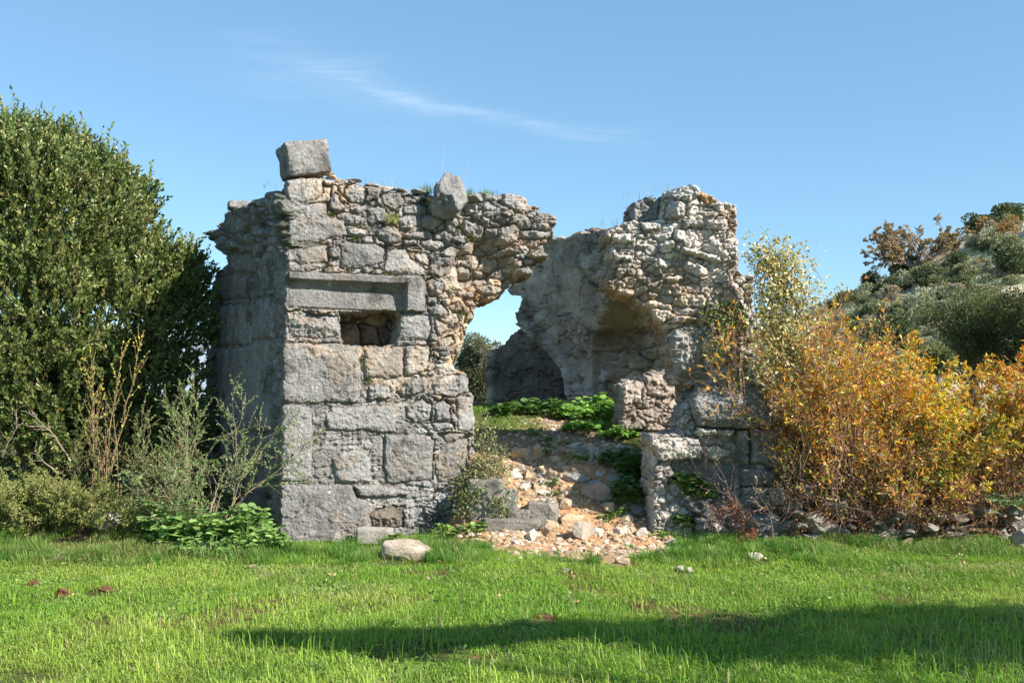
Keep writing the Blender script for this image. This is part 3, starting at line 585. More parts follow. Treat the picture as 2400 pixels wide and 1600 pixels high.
def rust_highlight_post(uv, lab, h, col, d0, fv, e):
    q = np.stack([uv[:, 0], uv[:, 1], 0 * uv[:, 0]], 1) * .012
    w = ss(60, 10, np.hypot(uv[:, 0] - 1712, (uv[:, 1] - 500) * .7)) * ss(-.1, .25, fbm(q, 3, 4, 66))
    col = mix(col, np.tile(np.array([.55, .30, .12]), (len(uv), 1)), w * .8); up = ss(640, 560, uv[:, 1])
    return h, col * (1 + .22 * up)[:, None], d0, fv * (1 - .6 * up)  # upper pier whitened: a highlight put into the stone colour
masonry(pier, FP, outp, pst, .0095, 23, depth=pdep, fresh=pf, cell=(31, 16), amp=.042, fillamp=.034, thick=.5, post=rust_highlight_post, rubble='rubble_masonry', rough=.026, base=np.array([.68, .615, .55]), chunk=.05, ashchunk=.7, mat=M_PALE)
# ------------------------------------------------------------------ inside: side wall of the vaulted room, running back to the left
FA = Frame(at(1600, 950, 15.4), 0, S=(-math.sin(R(25)), math.cos(R(25)), 0))
outa = [(1600, 1010), (1600, 560), (1520, 530), (1450, 545), (1436, 536), (1420, 545), (1400, 550), (1380, 552), (1372, 545), (1356, 548), (1350, 556), (1335, 562), (1318, 556), (1300, 566), (1285, 575), (1275, 595), (1262, 625), (1250, 636), (1232, 655), (1212, 662), (1200, 670), (1197, 684), (1206, 695), (1230, 694), (1228, 706), (1224, 722), (1226, 742), (1232, 758),
        (1190, 760), (1172, 770), (1158, 782), (1146, 802), (1132, 812), (1108, 818), (1102, 834), (1102, 1010)]
outa = [(u + (40 * float(ss(960, 600, v)) if 1190 < u < 1420 else 0), v) for u, v in outa]
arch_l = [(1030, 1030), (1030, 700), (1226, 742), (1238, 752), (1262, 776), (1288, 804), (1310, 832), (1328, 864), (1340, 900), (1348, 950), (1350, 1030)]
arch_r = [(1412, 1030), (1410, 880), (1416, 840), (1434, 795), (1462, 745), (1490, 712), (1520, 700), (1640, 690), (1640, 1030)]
def apost(uv, lab, h, col, d0, fv, e):
    q = np.stack([uv[:, 0], uv[:, 1], 0 * uv[:, 0]], 1) * .01
    w = uv + np.stack([fbm(q, 3, 3, 1), fbm(q, 3, 3, 2)], 1) * 5
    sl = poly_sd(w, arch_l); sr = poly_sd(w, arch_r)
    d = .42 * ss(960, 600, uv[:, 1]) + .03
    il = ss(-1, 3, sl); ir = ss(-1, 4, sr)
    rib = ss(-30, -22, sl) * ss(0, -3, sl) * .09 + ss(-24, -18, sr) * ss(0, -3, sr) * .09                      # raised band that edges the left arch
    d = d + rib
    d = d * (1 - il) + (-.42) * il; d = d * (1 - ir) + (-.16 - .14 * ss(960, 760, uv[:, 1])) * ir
    crack = np.abs(fbm(q, 1.9, 4, 61)); d = d - .05 * ss(.035, .0, crack)
    lump = ss(.2, .35, fbm(q, 2.6, 3, 63)); d = d + .035 * lump
    pil = ss(1410, 1416, uv[:, 0]) * ss(1446, 1438, uv[:, 0]) * ss(800, 880, uv[:, 1]); d = d + .22 * pil * ir
    hh = h * (.04 + .8 * ir + .25 * ss(.1, .3, fbm(q, 1.3, 3, 8))) + .03 * fbm(q, 2.5, 4, 88)
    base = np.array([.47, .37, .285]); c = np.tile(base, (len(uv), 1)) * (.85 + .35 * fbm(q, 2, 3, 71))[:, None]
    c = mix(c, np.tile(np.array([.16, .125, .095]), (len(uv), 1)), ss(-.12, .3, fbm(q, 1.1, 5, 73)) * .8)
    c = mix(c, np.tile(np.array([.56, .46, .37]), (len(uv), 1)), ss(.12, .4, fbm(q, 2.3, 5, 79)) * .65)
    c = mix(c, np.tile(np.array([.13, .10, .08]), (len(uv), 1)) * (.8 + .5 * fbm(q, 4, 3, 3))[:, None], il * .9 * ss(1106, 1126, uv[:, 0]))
    c = mix(c, np.tile(np.array([.62, .49, .35]), (len(uv), 1)) * (.8 + .5 * fbm(q, 4, 3, 3))[:, None], ir * .8 * ss(1420, 1450, uv[:, 0]))  # right niche painted lighter to carry warm bounced light
    c = mix(c, np.tile(np.array([.62, .53, .45]), (len(uv), 1)) * (.85 + .3 * fbm(q, 5, 3, 4))[:, None], np.clip(ss(-3, 2, sr) * ss(26, 16, sr) * .8 + ss(-32, -25, sl) * ss(2, -3, sl) * .85, 0, 1) * ss(-.3, .2, fbm(q, 1.6, 3, 17)))  # paler plaster bands: light contrast along the arch edges put into the colour
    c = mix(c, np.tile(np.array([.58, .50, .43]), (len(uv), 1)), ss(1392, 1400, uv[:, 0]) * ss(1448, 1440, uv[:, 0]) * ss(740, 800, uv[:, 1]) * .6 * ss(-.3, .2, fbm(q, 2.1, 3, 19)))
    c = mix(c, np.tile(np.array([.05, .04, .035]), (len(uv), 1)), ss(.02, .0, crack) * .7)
    return hh, c, d, fv * 0
vault = empty('vaulted_wall', 'inner wall of stained plaster with two blind arches behind the broken opening', 'ruin')
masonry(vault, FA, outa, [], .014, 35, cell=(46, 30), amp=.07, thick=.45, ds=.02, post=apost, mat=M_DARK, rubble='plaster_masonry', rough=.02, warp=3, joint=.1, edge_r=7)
# front-facing stub of the inner jamb, catching the sun
FC = Frame(at(1520, 980, 14.6), R(10))
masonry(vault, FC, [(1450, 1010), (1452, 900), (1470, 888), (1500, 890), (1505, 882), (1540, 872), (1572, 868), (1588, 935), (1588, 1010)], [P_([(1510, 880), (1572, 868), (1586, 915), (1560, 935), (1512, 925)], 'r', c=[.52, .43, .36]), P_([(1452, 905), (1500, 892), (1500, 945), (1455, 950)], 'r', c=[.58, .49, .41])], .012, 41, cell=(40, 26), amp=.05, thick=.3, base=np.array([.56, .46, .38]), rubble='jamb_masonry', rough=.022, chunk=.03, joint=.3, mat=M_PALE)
# ------------------------------------------------------------------ single blocks resting on the ruin and on the ground
def block(name, label, cat, u, v, y, w, h, dep, rot=(0, 0, 0), kind='block', seed=1, col=GREY, mat=None, sub=5, noise=.04, group=None, taper=0):
    """w, h in photo pixels, centre at pixel (u,v) at distance y"""
    V, Fc = rock((w * y / F, dep, h * y / F), seed, sub, kind, noise, None); V[:, :2] *= (1 - taper * V[:, 2] / V[:, 2].max())[:, None]; V = V @ rotm(*rot).T; c = at(u, v, y)
    q = V + seed; cc = np.tile(np.asarray(col, float), (len(V), 1)) * (.9 + .25 * fbm(q, 5, 3, seed))[:, None]
    o = link(name, mesh(name, V, [Fc], cc, kind != 'rough' or sub > 3), mat or M_STONE, None, c)
    return tag(o, label, cat, group)
block('stone_block', 'tilted grey block balanced on top of the tall left corner', 'stone block', 712, 376, 12.62, 100, 78, .60, (R(3), R(-10), R(24)), seed=5, noise=.09, sub=6)
block('boulder', 'upright grey boulder with a pale flat top perched on the wall top', 'boulder', 1054, 461, 12.52, 72, 84, .40, (R(-10), R(3), R(14)), 'drum', seed=23, col=GREY * 1.05, noise=.22, taper=.16)
block('stone_block', 'short flat slab lying on the broken left edge of the shaded flank', 'stone block', 558, 482, 14.9, 46, 17, .3, (0, R(-3), R(20)), seed=15, col=GREY * 1.1, sub=4)
for i, (u, v, w, h, c_) in enumerate([(778, 417, 34, 9, 0), (800, 424, 40, 10, 0), (826, 424, 46, 12, 1), (765, 408, 22, 9, 0), (868, 434, 34, 12, 1), (905, 441, 30, 10, 0), (940, 448, 36, 11, 1), (985, 452, 40, 12, 1), (1112, 462, 40, 18, 1), (1012, 470, 30, 12, 0), (748, 412, 20, 8, 0), (695, 414, 30, 8, 1)]):
    block('loose_stone', 'small flat stone lying loose along the top of the tall left wall', 'stone', u, v, 12.62, w, h, .25, (.02 * i, -.04, .3 * i), 'rough', 60 + i, [np.array([.62, .48, .34]), GREY * 1.1][c_], M_RUB if c_ == 0 else M_STONE, 4, .08, 'small loose stones on the wall top')
# ------------------------------------------------------------------ fallen stones
rr = np.random.default_rng(77); CLEAR = []
C_CREAM = np.array([.61, .44, .285]); C_PALE = np.array([.60, .54, .46]); C_GREY = np.array([.36, .34, .31]); C_OR = np.array([.60, .27, .10]); C_DARK = np.array([.33, .295, .25])
def stone(name, label, cat, u, v, w, h, kind='rough', col=C_CREAM, mat=None, seed=0, sub=3, group=None, rot=None, noise=.06, depth=None, lift=.42, y=None):
    """a stone lying on the ground: (u,v) centre and w,h size measured in the photo"""
    g = ground_at(u, v + h * .42) if y is None else at(u, v + h * .42, y)
    y = g[1]; W = w * y / F; H = h * y / F; D = depth or max(.35 * W, min(W, H * 1.25))
    rot = rot if rot is not None else (rr.normal(0, .12), rr.normal(0, .12), rr.uniform(-.5, .5))
    if name in ('boulder', 'fallen_slab', 'fallen_drum', 'earth_clod') or v > 1240: CLEAR.append((g[0], g[1] - (.35 if name == 'boulder' else .12), W * .62 + (.3 if name == 'boulder' else .05)))
    V, Fc = rock((W, D, H * 1.15), seed + 100, sub, kind, noise, rot)
    q = V * 1.0 + seed; cc = np.tile(np.asarray(col, float), (len(V), 1)) * (.9 + .3 * fbm(q, 6, 3, seed))[:, None]
    o = link(name, mesh(name, V, [Fc], cc, kind != 'rough'), mat or M_RUB, None, (g[0], g[1] + D * .35, g[2] + H * lift))
    return tag(o, label, cat, group)
def s5(a, b): return c5([(a, b)])[0]
G_RUB = 'fallen stones on the rubble slope'
big = [  # crop coordinates: centre, size, kind, colour, label
    ((272, 955), (225, 250), 'block', C_DARK, 'large dark block at the foot of the left jamb, ivy creeping over it', M_OLDROCK),
    ((425, 965), (95, 150), 'block', C_GREY * .9, 'narrow upright grey stone wedged beside the dark foundation block', M_OLDROCK),
    ((655, 1048), (200, 135), 'block', C_DARK, 'squared dark grey block with white lichen at the left edge of the slope', M_OLDROCK),
    ((485, 1060), (150, 75), 'block', C_DARK * .95, 'dark foundation stone filling the gap between two squared blocks', M_OLDROCK),
    ((440, 1130), (400, 85), 'block', C_DARK * .85, 'long low dark foundation slab at the bottom of the blocked doorway', M_OLDROCK),
    ((505, 640), (130, 95), 'rough', C_CREAM * 1.1, 'sunlit cream stone high on the left of the slope', M_RUB),
    ((612, 635), (85, 125), 'rough', C_CREAM, 'upright cream stone leaning beside its paler neighbour high on the slope', M_RUB),
    ((455, 780), (110, 85), 'rough', C_PALE * 1.1, 'whitish angular stone under the ivy on the slope', M_RUB),
    ((560, 790), (100, 90), 'rough', C_CREAM * .9, 'brownish cream stone below the ivy tail', M_RUB),
    ((650, 740), (95, 90), 'rough', C_CREAM, 'left of two cream stones in the middle of the slope', M_RUB),
    ((710, 780), (66, 95), 'rough', C_CREAM * 1.05, 'upright narrow cream stone in the middle of the slope', M_RUB),
    ((778, 785), (76, 75), 'rough', C_CREAM, 'squat cream stone right of the upright narrow one', M_RUB),
    ((775, 715), (80, 60), 'rough', C_CREAM * .8, 'small brown stone uphill of the squat cream one', M_RUB),
    ((875, 800), (220, 72), 'rough', C_GREY * 1.15, 'long flat slab lying across the upper slope', M_RUB),
    ((1040, 905), (240, 160), 'rough', np.array([.38, .33, .29]), 'big smooth grey triangular boulder in the middle of the slope', M_RUB),
    ((630, 865), (90, 75), 'rough', C_CREAM * 1.1, 'bright cream stone beside the earth track', M_RUB),
    ((515, 865), (80, 60), 'rough', C_PALE, 'pale wedge stone near the top of the white gravel', M_RUB),
    ((570, 910), (120, 60), 'rough', C_CREAM, 'flat cream slab above the squared dark block', M_RUB),
    ((810, 985), (90, 80), 'rough', C_CREAM * 1.1, 'cream angular stone at the edge of the orange earth', M_RUB),
    ((1125, 1010), (115, 80), 'rough', C_CREAM * .95, 'layered tan stone below the big triangular boulder', M_RUB),
    ((1232, 1095), (110, 75), 'rough', C_CREAM * 1.05, 'bright pointed stone at the right foot of the slope', M_RUB),
    ((945, 1170), (200, 130), 'rough', np.array([.46, .38, .30]), 'large tilted tan block at the foot of the slope', M_RUB),
    ((835, 1085), (190, 85), 'rough', C_CREAM, 'broad flat cream slab on the lower track', M_RUB),
    ((700, 1150), (130, 105), 'rough', C_CREAM * .95, 'blocky cream stone right below the squared dark block', M_RUB),
    ((575, 1195), (85, 85), 'rough', C_PALE * .9, 'greyish triangular stone rising from the white gravel', M_RUB),
    ((910, 1068), (80, 48), 'rough', C_CREAM, 'small tan stone on the orange earth track', M_RUB),
    ((1340, 1175), (100, 65), 'rough', C_PALE * .9, 'grey pointed stone right of the slope bottom', M_RUB),
    ((1540, 1245), (80, 58), 'rough', C_PALE * 1.1, 'rounded pale stone below the jamb corner', M_RUB),
    ((1150, 1270), (110, 45), 'rough', C_CREAM, 'flat cream stone where the track meets the grass', M_RUB),
    ((1215, 1372), (135, 62), 'rough', C_CREAM, 'flat cracked cream stone lowest on the track in the grass', M_RUB),
    ((1480, 1310), (95, 62), 'rough', C_CREAM, 'cream stone in the grass right of the track', M_RUB),
    ((1595, 1420), (62, 46), 'rough', C_PALE, 'left of two small pale stones out in the grass', M_RUB),
    ((1668, 1432), (52, 40), 'rough', C_PALE, 'right of two small pale stones out in the grass', M_RUB),
    ((1338, 430), (120, 62), 'rough', C_OR, 'bright orange stone lying against the inner jamb', M_RUB),
    ((1640, 432), (90, 140), 'rough', C_GREY * .85, 'brown knobbly stone standing on top of the low jamb', M_OLDROCK),
    ((1060, 640), (140, 84), 'rough', C_GREY * 1.1, 'grey boulder half buried at the head of the slope', M_RUB),
    ((1222, 620), (150, 100), 'rough', C_GREY * 1.15, 'broad grey boulder beside the orange one at the head of the slope', M_RUB),
    ((1300, 650), (95, 150), 'rough', np.array([.55, .37, .25]), 'orange-tan stone against the back of the jamb', M_RUB),
    ((920, 610), (110, 60), 'rough', C_GREY * .9, 'dull brown stone high in the shaded part of the slope', M_RUB),
    ((1140, 790), (120, 60), 'rough', C_GREY, 'shaded grey stones ledge left of the dark weeds', M_RUB),
    ((1310, 1035), (120, 90), 'rough', C_GREY * .9, 'lichen grey stone at the foot of the jamb', M_OLDROCK),
    ((1650, 1195), (90, 55), 'rough', C_PALE * .9, 'low pale stone in front of the pier', M_OLDROCK),
    ((2190, 1225), (80, 60), 'rough', C_GREY * 1.1, 'small lichen-spotted stone leaning on the corner block', M_OLDROCK),
]
for i, (c, s, k, col, lab, m) in enumerate(big):
    u, v = s5(*c); y = None
    if lab.startswith('brown knobbly'): y = 12.4
    stone('fallen_stone' if k == 'rough' else 'foundation_block', lab, 'stone', u, v, s[0] * .3401, s[1] * .3401, k, col, m, 200 + i * 3, 5 if k == 'block' else 4 if s[0] > 100 else 3, y=y, noise=.13 if k == 'block' else .07, rot=(rr.normal(0, .05), rr.normal(0, .05), rr.uniform(-.25, .1)) if k == 'block' else None)
# the many smaller fragments of the slope, one object each
proto = []
for k in range(9):
    V, Fc = rock((1, rr.uniform(.6, 1), rr.uniform(.5, .85)), 900 + k, 2, 'rough', .07)
    for ci, cc in enumerate((C_CREAM * 1.08, C_PALE, C_CREAM * .8)):
        me = mesh('stone_fragment', V, [Fc], np.tile(cc, (len(V), 1)) * (.92 + .2 * fbm(V, 3, 2, k))[:, None]); me.materials.append(M_RUB); proto.append(me)
zones = [([(470, 900), (600, 980), (560, 1020), (440, 1010)], 14, (8, 18)), ([(380, 1160), (620, 1170), (760, 1210), (640, 1260), (200, 1240)], 58, (9, 27)), ([(620, 820), (900, 900), (860, 1040), (700, 980), (580, 900)], 24, (10, 34)),
         ([(1100, 1130), (1500, 1180), (1560, 1290), (1300, 1360), (1050, 1280), (1000, 1180)], 64, (8, 34)), ([(700, 1220), (1000, 1230), (1100, 1330), (900, 1300)], 26, (8, 24)), ([(560, 600), (960, 560), (1240, 560), (1180, 700), (900, 740), (640, 690)], 44, (10, 38)), ([(980, 780), (1180, 720), (1200, 850), (1000, 850)], 14, (9, 28)), ([(1560, 1180), (2000, 1190), (2150, 1290), (1650, 1260)], 24, (7, 17)), ([(1150, 1340), (1760, 1300), (1800, 1440), (1300, 1460)], 16, (6, 15))]
nf = 0
for zp_, n, (lo, hi) in zones:
    zp_ = np.array(zp_); k = 0
    while k < n:
        a, b = rr.uniform(zp_.min(0), zp_.max(0))
        if poly_sd(np.array([[a, b]]), zp_)[0] < 0: continue
        u, v = s5(a, b); g = ground_at(u, v); w = (lo + (hi - lo) * rr.random() ** 1.7) * g[1] / F
        o = bpy.data.objects.new('stone_fragment', proto[rr.integers(len(proto))]); sc.collection.objects.link(o)
        o.location = (g[0], g[1], g[2] + w * .13); o.rotation_euler = (rr.normal(0, .4), rr.normal(0, .4), rr.uniform(0, 6.28)); o.scale = (w * rr.uniform(.8, 1.3), w * rr.uniform(.8, 1.2), w * rr.uniform(.7, 1.1))
        tag(o, 'small angular limestone fragment scattered among the rubble before the opening', 'stone', 'small limestone fragments on and below the rubble slope'); k += 1; nf += 1
pz = np.array([(470, 640), (640, 590), (800, 690), (840, 820), (640, 900), (500, 850), (400, 760)]); k = 0
while k < 30:
    a, b = rr.uniform(pz.min(0), pz.max(0))
    if poly_sd(np.array([[a, b]]), pz)[0] < 0: continue
    u, v = s5(a, b); w = rr.uniform(9, 24); stone('fallen_stone', 'medium cream stone in the pile between the ivy and the earth track', 'stone', u, v, w * 1.3, w, 'rough', [C_CREAM * 1.05, C_PALE, C_CREAM * .8][k % 3], M_RUB, 1000 + k, 3, 'medium stones piled left of the earth track', lift=.25); k += 1
# gravel that nobody could count
ga = Acc(); nG = 6500
gu = np.stack([rr.uniform(-1.4, 3.4, nG * 4), rr.uniform(10.7, 15.6, nG * 4)], 1); wgt = dirtw(gu[:, 0], gu[:, 1]); wgt[gu[:, 1] > 14.2] *= .5
gu = gu[rr.random(len(gu)) < wgt * .8][:nG]
Vg, Fg = ico(1); gzv = gz(gu[:, 0], gu[:, 1])
sz = .010 + .034 * rr.random(len(gu)) ** 4
Vv = Vg[None] * (1 + .5 * (rr.random((len(gu), len(Vg), 1)) - .5)) * np.stack([sz * rr.uniform(.7, 1.3, len(gu)), sz, sz * .7], 1)[:, None, :]
Vv = Vv + np.stack([gu[:, 0], gu[:, 1], gzv + sz * .25], 1)[:, None, :]
cg = np.stack([C_CREAM, C_PALE * 1.05, C_CREAM * .7, np.array([.5, .3, .17])])[rr.integers(0, 4, len(gu))]
ga.add(Vv.reshape(-1, 3), [(Fg[None] + (np.arange(len(gu)) * len(Vg))[:, None, None]).reshape(-1, 3)], np.repeat(cg, len(Vg), 0))
tag(ga.build('gravel', M_RUB), kind='stuff')
# stones in the grass, left part
def s7(a, b): return c7([(a, b)])[0]
def sx(name, label, c, s, k, col, seed, mat=M_OLDROCK, sub=4, **kw):
    u, v = c; return stone(name, label, 'stone', u, v, s[0], s[1], k, col, mat, seed, sub, **kw)
sx('boulder', 'rounded whitish boulder at the edge of the grass, larger of two below the left shrubs', s7(640, 1145), (78, 46), 'round', C_PALE * .95, 501, rot=(0, .15, 0), lift=.75)
sx('boulder', 'small pale boulder half hidden under the low bush', s7(488, 1100), (40, 30), 'round', C_PALE * .9, 502, lift=.85)
sx('fallen_stone', 'pale stone peeping out behind the leafy plants', s7(822, 1135), (24, 20), 'rough', C_PALE, 503)
sx('fallen_stone', 'flat whitish stone lying under the leafy plants beside the grass', s7(1213, 1278), (54, 26), 'round', C_PALE * 1.15, 504, lift=.6)
sx('stone_trough', 'dark stone with a hollow top in the shade of the flank', s7(1540, 1015), (108, 56), 'round', C_DARK * .8, 505, y=12.6)
sx('fallen_slab', 'short cut slab standing in the grass against the ruin wall', (876, 1258), (82, 34), 'block', C_PALE * .9, 506, rot=(0, .03, -.1), noise=.03)
sx('fallen_stone', 'small grey stone left of the cut slab at the wall foot', (788, 1262), (28, 26), 'rough', C_PALE * .8, 507)
sx('fallen_drum', 'thick cream stone with a flat worn top, alone in the grass', (947, 1294), (118, 44), 'drum', (C_PALE + C_CREAM) * .55, 508, rot=(R(-4), .04, .2), depth=.46, lift=.36, noise=.10)
for i, (u, v, w) in enumerate([(592, 1327, 24), (1323, 1336, 26), (832, 1296, 22), (1213, 1298, 20), (2130, 1270, 46), (1770, 1305, 44), (1345, 1350, 14)]):
    sx('fallen_stone', ['thin flat pale stone in the grass below the leafy plants', 'flat pinkish stone in the grass below the track', 'small pale stone in the grass left of the lone cream stone', 'little pale stone at the left end of the gravel', 'pointed pale stone in the grass at the right', 'flat pale stone under the dead red creeper', 'tiny tan stone in the grass below the track'][i], (u, v), (w, w * .45), 'rough', C_PALE if i % 2 else C_CREAM, 520 + i, M_RUB, 3)
# ------------------------------------------------------------------ tumbled dry-stone wall under the autumn bushes
low = empty('drystone_wall', 'low tumbled wall of dark lichened field stones under the autumn bushes', 'wall')
la = Acc()
rl = np.random.default_rng(5)
def lowstone(u, v, w, h, y, kind='rough', col=C_DARK * 1.0):
    V, Fc = rock((w * y / F, rl.uniform(.3, .45), h * y / F * 1.05), rl.integers(1e6), 4, kind, .06, (rl.normal(0, .06), rl.normal(0, .08), rl.uniform(-.3, .3)))
    c = at(u, v, y); la.add(V + c, [Fc], np.asarray(col) * rl.uniform(.85, 1.3) * (.9 + .3 * fbm(V + u, 5, 3, 5))[:, None])
for u, v, w, h, k in [(1850, 1185, 60, 60, 'round'), (1905, 1225, 70, 60, 'round'), (2010, 1196, 84, 72, 'rough'), (2078, 1206, 64, 56, 'rough'), (1950, 1248, 96, 46, 'rough'), (2045, 1250, 110, 42, 'rough'), (2130, 1192, 66, 48, 'round'), (2140, 1238, 60, 60, 'round'), (1950, 1180, 70, 60, 'round'), (1845, 1240, 74, 48, 'round'), (2190, 1240, 60, 50, 'round'), (2240, 1255, 70, 44, 'round'),
                        (2290, 1240, 60, 56, 'round'), (2100, 1258, 70, 40, 'round'), (1885, 1150, 60, 50, 'round'), (2070, 1150, 80, 40, 'round'), (2340, 1250, 60, 44, 'round'), (1905, 1262, 80, 36, 'round'), (1820, 1165, 50, 50, 'round')]:
    lowstone(u, v, w, h, 12.14 + rl.uniform(-.1, .12), k if k == 'block' else 'rough')
for _ in range(60):
    w = rl.uniform(16, 46); lowstone(rl.uniform(1850, 2400), rl.uniform(1195, 1275), w, w * rl.uniform(.5, .8), 12.06 + rl.uniform(-.12, .12), 'rough', C_DARK * 1.05)
la.build('field_stones', M_OLDROCK, low, True)
sx('boulder', 'pale angular boulder at the right edge below the bushes', (2395, 1222), (70, 60), 'rough', C_PALE * .9, 560, y=12.0)
sx('boulder', 'pale cracked boulder lowest at the right edge', (2400, 1270), (60, 50), 'rough', C_PALE * .95, 561, y=11.8)
# clods of turned earth in the grass
for i, (u, v, w, h) in enumerate([(71, 1366, 26, 26), (147, 1388, 32, 24), (244, 1380, 46, 20), (1280, 1448, 50, 16), (1500, 1420, 40, 14), (1112, 1542, 44, 14)]):
    sx('earth_clod', ['dark brown clod of earth in the grass, leftmost of three', 'brown clod with an orange stain between two other clods', 'flat crumbled clod of earth beside a twig', 'reddish scrape of bare earth at the edge of the shadow', 'low brown molehill patch in the grass below the track', 'small brown earth patch nearest the camera in the grass'][i], (u, v), (w * 1.15, h * .9), 'rough', np.array([.19, .10, .055]), 600 + i, M_SOIL, 5, noise=.5, lift=.12)
# ------------------------------------------------------------------ plant builders
def leaves(acc, pos, ax, Lg, W, col, rng, fold=.25, droop=0.0):
    n = len(pos)
    if n == 0: return
    ax = nrm(ax); r = rng.normal(size=(n, 3)); side = nrm(np.cross(ax, r)); up = np.cross(side, ax)
    Lg = np.broadcast_to(Lg, (n,))[:, None]; W = np.broadcast_to(W, (n,))[:, None]
    b = pos; t = pos + ax * Lg - np.array([0, 0, 1]) * droop * Lg
    m1 = pos + ax * Lg * .35 + up * fold * W; m2 = pos + ax * Lg * .72 + up * fold * W - np.array([0, 0, 1]) * droop * Lg * .5
    V = np.stack([b, m1 + side * W * .5, m2 + side * W * .42, t, m2 - side * W * .42, m1 - side * W * .5], 1).reshape(-1, 3)
    i = (np.arange(n) * 6)[:, None]
    acc.add(V, [np.concatenate([i + [0, 1, 2, 3], i + [0, 3, 4, 5]])], np.repeat(np.broadcast_to(col, (n, 3)), 6, 0))
def sticks(acc, p0, p1, r0, r1, col):
    n = len(p0)
    if n == 0: return
    p0 = np.asarray(p0); p1 = np.asarray(p1); d = nrm(p1 - p0); a = nrm(np.cross(d, np.array([.31, .77, .55]))); b = np.cross(d, a)
    r0 = np.broadcast_to(r0, (n,))[:, None]; r1 = np.broadcast_to(r1, (n,))[:, None]; k = 4; V = []
    for p, r in ((p0, r0), (p1, r1)):
        for j in range(k): V.append(p + r * (a * math.cos(6.283 * j / k) + b * math.sin(6.283 * j / k)))
    V = np.stack(V, 1).reshape(-1, 3); i = (np.arange(n) * 2 * k)[:, None]
    acc.add(V, [np.concatenate([i + [j, (j + 1) % k, k + (j + 1) % k, k + j] for j in range(k)])], np.repeat(np.broadcast_to(col, (n, 3)), 2 * k, 0))
def grow(rng, base, d, L, r, depth, out, wig=.16, up=.05, kids=5, spread=.7, shrink=.55, piece=.09, start=.25):
    n = max(3, int(L / piece)); p = np.array(base, float); d = np.array(d, float); step = L / n
    for i in range(n):
        d = d + rng.normal(0, wig, 3); d[2] += up; d /= np.linalg.norm(d)
        q = p + d * step; t = (i + 1) / n
        out.append((p, q, r * (1 - .75 * i / n), r * (1 - .75 * t), depth, t))
        if depth > 0 and t >= start and rng.random() < kids / (n * (1 - start)):
            s = rng.normal(0, 1, 3); s -= d * (s @ d); s /= np.linalg.norm(s)
            grow(rng, q, d + s * spread * rng.uniform(.6, 1.3), L * shrink * (1.15 - .6 * t) * rng.uniform(.6, 1.2), r * (1 - .75 * t) * .65, depth - 1, out, wig, up, kids * .8, spread, shrink, piece, .15)
        p = q
def skel(out):
    a = np.array([o[0] for o in out]); b = np.array([o[1] for o in out]); r0 = np.array([o[2] for o in out]); r1 = np.array([o[3] for o in out]); dp = np.array([o[4] for o in out]); t = np.array([o[5] for o in out])
    return a, b, r0, r1, dp, t
def pick(rng, n, cols, w=None, var=.18):
    c = np.array(cols)[rng.choice(len(cols), n, p=None if w is None else np.array(w) / np.sum(w))]
    return c * rng.uniform(1 - var, 1 + var, (n, 1))
def shrub(name, label, cat, base, stems, H, spread, leaf, cols, w=None, seed=0, kids=6, depth=2, r=.012, bark=(.2, .15, .11), dens=1.0, lmin=0.0, lean=(0, 0, 0), group=None, up=.05, wig=.16, mat=None, foot=.12, shrink=.55, ltop=None, lright=None, piece=.09, lgrad=None, tmin=.0026):
    """stems from one base, twigs, and leaves along the outer twigs; leaf=(length,width)"""
    rng = np.random.default_rng(seed); base = np.asarray(base, float); out = []
    for k in range(stems):
        ang = rng.uniform(0, 6.283); s = spread * rng.uniform(.2, 1)
        d = np.array([math.cos(ang) * s, math.sin(ang) * s, 1]) + np.array(lean)
        b = base + np.array([math.cos(ang), math.sin(ang), 0]) * foot * rng.uniform(.2, 1) - [0, 0, .05]
        grow(rng, b, d / np.linalg.norm(d), H * rng.uniform(.65, 1.08), r, depth, out, wig, up, kids, .75, shrink, piece)
    a, b, r0, r1, dp, t = skel(out)
    root = empty(name, label, cat, group, base)
    sa = Acc(); sticks(sa, a, b, np.maximum(r0, tmin), np.maximum(r1, tmin * .85), pick(rng, len(a), [bark], None, .25)); sa.build('branches', M_BARK, root, True, org=base)
    m = (dp < depth) | (t > .55); hh = a[:, 2] - base[2]; m &= hh > lmin * H
    pr_ = dens * np.where(dp == 0, 1.25, .7)
    if lgrad: pr_ = pr_ * np.interp(hh / H, lgrad[0], lgrad[1])
    cnt = rng.poisson(pr_ * m); ix = np.repeat(np.arange(len(a)), cnt)
    f = rng.random((len(ix), 1)); pos = a[ix] * (1 - f) + b[ix] * f
    ax = nrm(b[ix] - a[ix]) + rng.normal(0, .6, (len(ix), 3)) - [0, 0, .15]; s = rng.uniform(.6, 1.25, len(ix))
    lc = pick(rng, len(ix), cols, w)
    if ltop is not None:
        k = ss(*ltop[0], (pos[:, 2] - base[2]) / H + .12 * rng.normal(size=len(ix))); c2 = pick(rng, len(ix), ltop[1]); lc = np.where((rng.random(len(ix)) < k)[:, None], c2, lc)
    fa = Acc(); leaves(fa, pos, ax, leaf[0] * s, leaf[1] * s, lc, rng)
    if fa.n: fa.build('foliage', mat or M_LEAF, root, org=base)
    return root
def vpx(u, v, y): return at(u, v, y)
def hpx(n, y): return n * y / F
def on(u, y):
    x = (u - 1200) / F * y; return np.array([x, y, float(gz(np.array([x]), np.array([y]))[0])])
